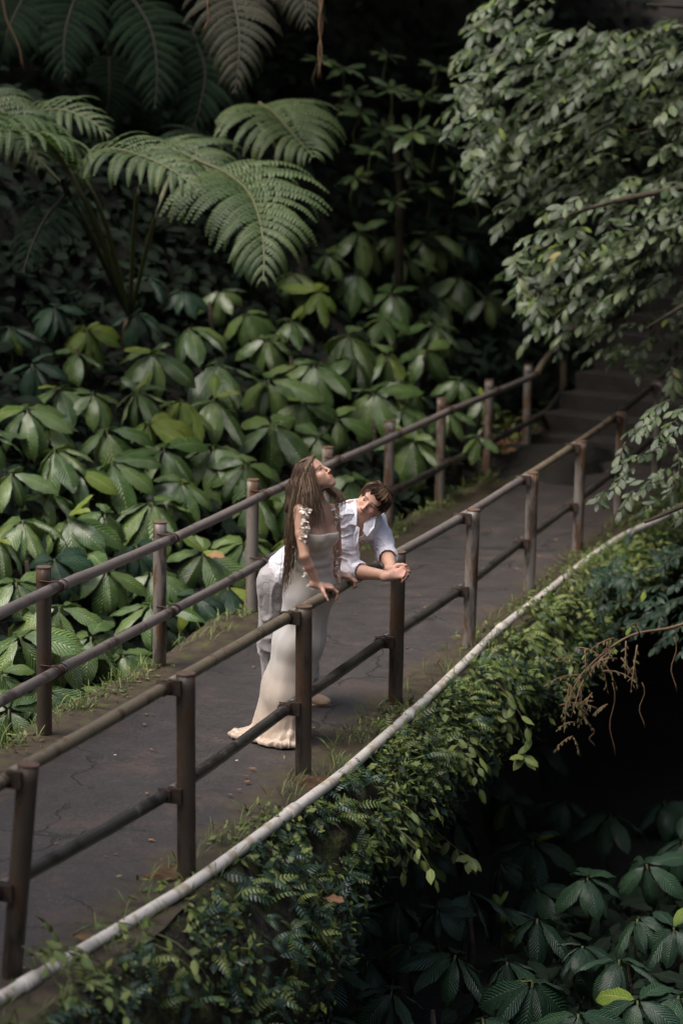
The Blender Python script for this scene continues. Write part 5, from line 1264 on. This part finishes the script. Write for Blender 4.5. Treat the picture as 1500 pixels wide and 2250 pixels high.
# hair
S = SDF(HO-Vector((.2, .2, .36)), HO+Vector((.2, .2, .16)), .005)
r_, u_, f_ = wax; s9 = .93
S.ell(HO+(u_*.030-f_*.022)*s9, [.084, .094, .100], Mw, .01)
S.ell(HO+(u_*-.02-f_*.05)*s9, [.078, .09, .07], Mw, .03)
S.path([HO-f_*.05, aty(655, 1075, 13.88), aty(648, 1110, 13.86), aty(642, 1150, 13.86)], [.075, .068, .055, .035], .03)
S.path([HO-f_*.03+r_*.04, aty(678, 1085, 13.76), aty(684, 1115, 13.74)], [.05, .042, .018], .02)
Mf = HO+(f_*.092+u_*-.03)*s9
S.ell(HO+(f_*.080-u_*.038)*s9, [.064, .094, .062], Mw, .012, mode='cut')
V, Q = S.mesh(2); NV = vnormals(V, Q); V = V+NV*(.003*np.sin(n3(V*np.array([40, 40, 6]), 1)*14))[:, None]
ho = np_mesh('hair', V, Q, MT['hair_w'], wr)
cr_ = HO+(u_*.118-f_*.01)*s9
def hp(x, y, z): return HO+(r_*x+u_*y+f_*z)*s9
def hpx(a, b, Y): return aty(a, b, Y)
gb = [[hp(.0, .118, .01), hp(.02, .085, -.095), hpx(648, 1070, 13.9), hpx(640, 1120, 13.88), hpx(633, 1190, 13.86), hpx(630, 1250, 13.86), hpx(620, 1320, 13.86)],
      [hp(.02, .118, .03), hp(.06, .07, -.06), hpx(650, 1066, 13.8), hpx(643, 1115, 13.76), hpx(640, 1180, 13.76), hpx(635, 1240, 13.78), hpx(628, 1290, 13.8)],
      [hp(.015, .115, .045), hp(.075, .05, -.02), hpx(662, 1070, 13.75), hpx(655, 1110, 13.72), hpx(648, 1160, 13.72), hpx(644, 1220, 13.75)]]
gf = [[hp(.015, .112, .055), hp(.078, .035, .0), hpx(678, 1075, 13.74), hpx(680, 1105, 13.70), hpx(686, 1122, 13.70), hpx(683, 1138, 13.70)],
      [hp(.01, .108, .066), hp(.074, .03, .025), hpx(690, 1072, 13.74), hpx(696, 1105, 13.72), hpx(704, 1140, 13.74), hpx(708, 1172, 13.75)],
      [hp(.02, .100, .072), hp(.072, .015, .030), hpx(697, 1075, 13.75), hpx(700, 1100, 13.74), hpx(694, 1128, 13.72)]]
gs = [[hp(.0, .118, .02), hp(.075, .05, -.05), hpx(655, 1080, 13.76), hpx(660, 1115, 13.70)], [hp(.01, .112, .05), hp(.078, .03, -.005), hpx(680, 1080, 13.73), hpx(684, 1122, 13.70)]]
gl = [[hp(-.01, .115, .03), hp(-.078, .03, -.02), hpx(722, 1075, 13.97), hpx(738, 1098, 13.97), hpx(728, 1125, 13.92)], [hp(-.02, .11, .0), hp(-.075, .0, -.06), hpx(730, 1080, 14.0), hpx(754, 1098, 14.0), hpx(744, 1122, 13.96)]]
gt = [[hp(.03, .09, .085), hp(.045, .118, .02), hp(.05, .09, -.07), hp(.045, .0, -.115)], [hp(.0, .098, .088), hp(.0, .126, .0), hp(0, .09, -.09), hp(0, .0, -.12)], [hp(-.03, .09, .085), hp(-.045, .116, .0), hp(-.05, .08, -.08), hp(-.04, .0, -.11)]]
gt2 = [[hp(.035, .088, .082), hp(.078, .05, .02), hp(.082, -.02, -.02), hpx(672, 1085, 13.74)], [hp(.02, .10, .085), hp(.068, .095, 0), hp(.088, .02, -.045), hpx(655, 1080, 13.77)]]
strand_obj('hair_locks', [strands(gb, 230, .0026, jit=.013, seed=3, wave=.012), strands(gf, 80, .0020, jit=.013, seed=4, wave=.012), strands(gs, 130, .0023, jit=.013, seed=5, wave=.010), strands(gl, 150, .0021, jit=.014, seed=6, wave=.014), strands(gt, 160, .0024, jit=.003, seed=7), strands(gt2, 180, .0024, jit=.004, seed=8)], MT['hair_w'], ho)

# ================================================================== the man
mr = empty('person', (-.25, 14.7, 0), 'man in white shirt and pale trousers leaning over the rail, hands clasped', 'person')
MP = Vector((-.345, 14.62, .86)); MC = Vector((.075, 14.37, 1.245)); MN = aty(786, 1143, 14.34)
MSR = aty(750, 1134, 14.20); MSL = aty(822, 1146, 14.52); MER = aty(771, 1254, 14.19); MEL = aty(850, 1222, 14.31)
mf = Vector((.83, -.55, 0)); ml = Vector((.55, .83, 0))
spd = (MC-MP).normalized(); mup = ml.cross(spd)*-1; mup = mup if mup.z > 0 else -mup      # outward normal of the back
MWR = aty(853, 1266, 13.97); MWL = aty(861, 1253, 14.06)
mfd = Vector((-.30, -.93, .04)); mhu = Vector((.64, -.05, .76)); max_ = head_axes(mfd, mhu)
MH = aty(809, 1107, 14.25)-mfd.normalized()*.066
S = SDF((-.62, 13.8, -.01), (.50, 15.0, 1.56), .005)
Wm, Mm = add_head(S, MH, max_, .97, True)
S.path([Wm(0, -.05, -.035), MN+Vector((0, .02, 0)), MN+Vector((-.02, .0, -.08))], [.056, .058, .072], .03)
S.cap(MSR-Vector((0, 0, .01)), MSL-Vector((0, 0, .01)), .06, .06, .06); S.cap(MN, MC-spd*.05-mup*.02, .07, .10, .05)
S.cap(MC, MP, .115, .11, .06, wide=ml, q=1.3)
S.path([MSR, MSR.lerp(MER, .5), MER, MER.lerp(MWR, .35), MWR], [.058, .052, .043, .042, .029], .012)
S.path([MSL, MSL.lerp(MEL, .5), MEL, MEL.lerp(MWL, .35), MWL], [.058, .052, .043, .042, .029], .012)
hips = [(MP+ml*-.09, aty(600, 1410, 14.62), aty(606, 1540, 14.74)), (MP+ml*.09, Vector((-.235, 14.86, .46)), Vector((-.205, 14.86, .09)))]
for h, kn, an in hips: S.path([h, kn, an], [.09, .062, .045], .05)
cf = Vector((.42, -.10, .0)); 
add_hand(S, MWR, Vector((.93, .05, .22)), Vector((-.15, -.8, .45)), Vector((0, .1, 1)), 1.04, ((30, 45, 25), (38, 52, 30), (42, 55, 30), (45, 55, 30)), 6, thumb_dir=(.85, .35, .25))
add_hand(S, MWL+Vector((.0, .01, .0)), Vector((.70, -.55, -.02)), Vector((.2, .75, .55)), Vector((0, -.1, 1)), 1.04, ((30, 40, 25), (34, 45, 30), (38, 48, 30), (42, 48, 30)), 6, thumb_dir=(.9, -.3, .15), kk=.004)
V, Q = S.mesh(1); col = np.tile(np.array([[.57, .34, .25]]), (len(V), 1)); col *= (1+(n3(V*9, 2)-.5)*.12)[:, None]
dd = np.linalg.norm(V-A3((.37, 13.96, 1.03)), axis=1); mk = np.clip(1-dd/.12, 0, 1)*.4; col = col*(1-mk[:, None])+np.array([.55, .23, .17])*mk[:, None]
col = paint_head(V, col, MH, Mm, .97, (.46, .19, .16), (.08, .04, .024), (.60, .30, .23), True)
np_mesh('body', V, Q, MT['skin_m'], mr, col)
eyes(mr, Wm, Mm, MH, .97, mfd+Vector((-.35, 0, .12)))
# shirt
S = SDF((-.62, 13.85, .74), (.46, 15.0, 1.46), .005)
S.cap(MC+spd*.02, MP+spd*.10, .135, .135, .05, wide=ml, q=1.3); S.cap(MP+spd*.10, MP+spd*-.02-mup*.02, .135, .150, .04, wide=ml, q=1.2)
S.cap(MSR-Vector((0, 0, .005)), MSL-Vector((0, 0, .005)), .072, .072, .05)
S.cap(MN+Vector((-.03, .02, -.05)), MC, .085, .12, .04)
CR_, CL_ = MER.lerp(MWR, .22), MEL.lerp(MWL, .10)
S.path([MSR, MSR.lerp(MER, .5), MER+Vector((-.0, 0, .004)), CR_], [.072, .066, .058, .054], .03)
S.path([MSL, MSL.lerp(MEL, .5), MEL, CL_], [.072, .068, .060, .058], .03)
for c, d in ((CR_, (MWR-MER).normalized()), (CL_, (MWL-MEL).normalized())):      # rolled cuffs
    for q in (0.0, .016): S.cap(c-d*(.014+q*1.4), c-d*(.004+q*1.4), .060, .061, .008)
hemn = -spd+mup*-.15
S.plane(MP+spd*.035, hemn, .01)
for c, d in ((CR_, (MWR-MER).normalized()), (CL_, (MWL-MEL).normalized())):
    S.cap(c+d*.004, c+d*.10, .050, .070, .004, mode='cut')
# open neck
nk = MN+Vector((.0, -.02, .02)); S.cap(nk+Vector((0, 0, .05)), nk-Vector((0, 0, .0)), .085, .060, .01, mode='cut')
vd = (mf*.7-Vector((0, 0, 1))*.75).normalized()
S.cap(MN+Vector((.01, -.09, .03)), MN+Vector((.03, -.13, -.13)), .058, .014, .008, mode='cut'); S.cap(MN+Vector((-.01, -.05, .08)), MN+Vector((.0, -.08, .02)), .085, .066, .008, mode='cut')
V, Q = S.mesh(2); NV = vnormals(V, Q)
w_ = 1-np.clip(np.abs(n3(V*np.array([16, 16, 22]), 4)-.5)*7, 0, 1); w2 = 1-np.clip(np.abs(n3(V*np.array([9, 24, 13])+3, 8)-.5)*6, 0, 1)
V = V+NV*(w_*.006+w2*.006-.003)[:, None]
sh = np_mesh('shirt', V, Q, MT['shirt'], mr)
# collar and open front flaps
def patch(name, quads, m, parent, th_=.003):
    b = MB()
    for q in quads:
        q = [Vector(p) for p in q]; nrm = (q[1]-q[0]).cross(q[-1]-q[0]).normalized()*th_; k = len(q)
        b.add([p+nrm for p in q]+[p-nrm for p in q], [tuple(range(k)), tuple(range(2*k-1, k-1, -1))]+[(i, i+k, (i+1) % k+k, (i+1) % k) for i in range(k)])
    o = b.build(name, m, parent, smooth=False); bv = o.modifiers.new('b', 'BEVEL'); bv.width = .0025; bv.segments = 2; return o
patch('collar', [[aty(770, 1106, 14.22), aty(782, 1098, 14.24), aty(784, 1130, 14.17), aty(783, 1156, 14.14), aty(768, 1152, 14.13), aty(764, 1128, 14.16)]], MT['shirt'], sh)
patch('collar', [[aty(800, 1150, 14.20), aty(812, 1140, 14.22), aty(826, 1134, 14.28), aty(822, 1160, 14.22), aty(806, 1180, 14.17), aty(797, 1168, 14.17)]], MT['shirt'], sh)
patch('placket', [[aty(783, 1156, 14.135), aty(790, 1160, 14.14), aty(786, 1190, 14.12), aty(779, 1205, 14.12), aty(776, 1180, 14.12)]], MT['shirt'], sh)
# trousers
S = SDF((-.62, 14.3, .02), (.05, 15.1, 1.06), .0055)
S.cap(MP+spd*.06, MP-Vector((0, 0, .03)), .118, .122, .05, wide=ml, q=1.28)
for (h, kn, an) in hips: S.path([h-Vector((0, 0, .02)), kn, an+Vector((0, 0, -.02))], [.112, .088, .082], .05)
S.plane(MP+spd*.08, spd, .01); S.plane(Vector((0, 0, .05)), (0, 0, -1))
V, Q = S.mesh(2); NV = vnormals(V, Q); w_ = 1-np.clip(np.abs(n3(V*np.array([13, 13, 9]), 14)-.5)*6, 0, 1); V = V+NV*(w_*.012-.004)[:, None]
tr_ = np_mesh('trousers', V, Q, MT['trousers'], mr)
# shoes
def shoe(heel, d, parent):
    d = Vector(d).normalized(); s_ = Vector((-d.y, d.x, 0)); M_ = np.array([[d.x, s_.x, 0], [d.y, s_.y, 0], [0, 0, 1]], np.float32); h = Vector(heel)
    S = SDF(h-Vector((.2, .2, .03)), h+Vector((.4, .4, .2)), .0045)
    S.cap(h+d*.02+Vector((0, 0, .04)), h+d*.20+Vector((0, 0, .032)), .040, .043, .02, wide=s_, q=1.05); S.ell(h+d*.225+Vector((0, 0, .028)), (.055, .047, .034), M_, .02); S.cap(h+d*.02+Vector((0, 0, .06)), h+d*.06+Vector((0, 0, .09)), .036, .034, .02)
    S.plane(h+Vector((0, 0, .013)), (0, 0, -1)); S.cap(h+d*.03+Vector((0, 0, .09)), h+d*.055+Vector((0, 0, .14)), .027, .034, .004, mode='cut')
    V, Q = S.mesh(2); o = np_mesh('shoe', V, Q, MT['shoe'], parent)
    b = MB(); n = 28; ring = [h+d*(.125+.155*math.cos(k/n*6.283))+s_*((.043 if math.cos(k/n*6.283) < 0 else .047)*math.sin(k/n*6.283)) for k in range(n)]
    b.add([p+Vector((0, 0, .002)) for p in ring]+[p+Vector((0, 0, .018)) for p in ring], [tuple(range(n-1, -1, -1)), tuple(range(n, 2*n))]+[(k, (k+1) % n, (k+1) % n+n, k+n) for k in range(n)]); b.build('sole', MT['sole'], o)
    b = MB(); b.tube([h+d*(.225+.035*math.cos(a))+s_*.033*math.sin(a)+Vector((0, 0, .0585-.012*math.cos(a))) for a in [-1.9+k*.2 for k in range(20)]], .0022, 5); b.build('seam', MT['shoe'], o)
tip = atz(727, 1553, 0); dsh = Vector((.96, -.28, 0)); shoe(tip-dsh*.28, dsh, mr); a2 = hips[0][2]; shoe(Vector((a2.x-.05, a2.y, 0)), (.9, -.35, 0), mr)
# hair
r_, u_, f_ = max_
S = SDF(MH-Vector((.17, .17, .17)), MH+Vector((.17, .17, .17)), .0045)
S.ell(MH+u_*.032-f_*.022, [.082, .086, .100], Mm, .01); S.ell(MH+u_*.072+f_*.04, [.062, .032, .045], Mm, .02)
S.ell(MH+f_*.085-u_*.052, [.069, .112, .072], Mm, .01, mode='cut'); S.plane(MH-u_*.062-f_*.0, -u_+f_*.55, .02)
V, Q = S.mesh(1); NV = vnormals(V, Q); V = V+NV*(.004*np.sin(n3(V*28, 1)*14))[:, None]; ho = np_mesh('hair', V, Q, MT['hair_m'], mr)
def mp_(x, y, z): return MH+(r_*x+u_*y+f_*z)*.97
sets = []
for k, (x0, x1) in enumerate(((-.06, -.02), (-.03, .02), (.0, .05), (.03, .07))):
    for j, y_ in enumerate((.0, 1.0)):
        g = []
        for x in (x0, x1):
            if j == 0: g.append([mp_(x*.5, .117, -.03), mp_(x*.8, .119, .04), mp_(x*1.05, .100, .082), mp_(x*1.2+.012, .080, .088)])
            else: g.append([mp_(x*.5, .119, -.02), mp_(x*1.0, .108, -.08), mp_(x*1.1, .05, -.125), mp_(x, -.04, -.115)])
        sets.append(strands(g, 30, .0036, seg=9, jit=.006, seed=20+k*2+j, wave=.008))
for s_ in (-1, 1):
    g = [[mp_(s_*.02, .118, -.02), mp_(s_*.078, .09, .02), mp_(s_*.086, .04, .025), mp_(s_*.082, .0, .015)], [mp_(s_*.02, .118, -.05), mp_(s_*.084, .08, -.04), mp_(s_*.09, .02, -.04), mp_(s_*.08, -.045, -.05)]]
    sets.append(strands(g, 60, .0036, seg=9, jit=.006, seed=40+s_, wave=.006))
strand_obj('hair_locks', sets, MT['hair_m'], ho)
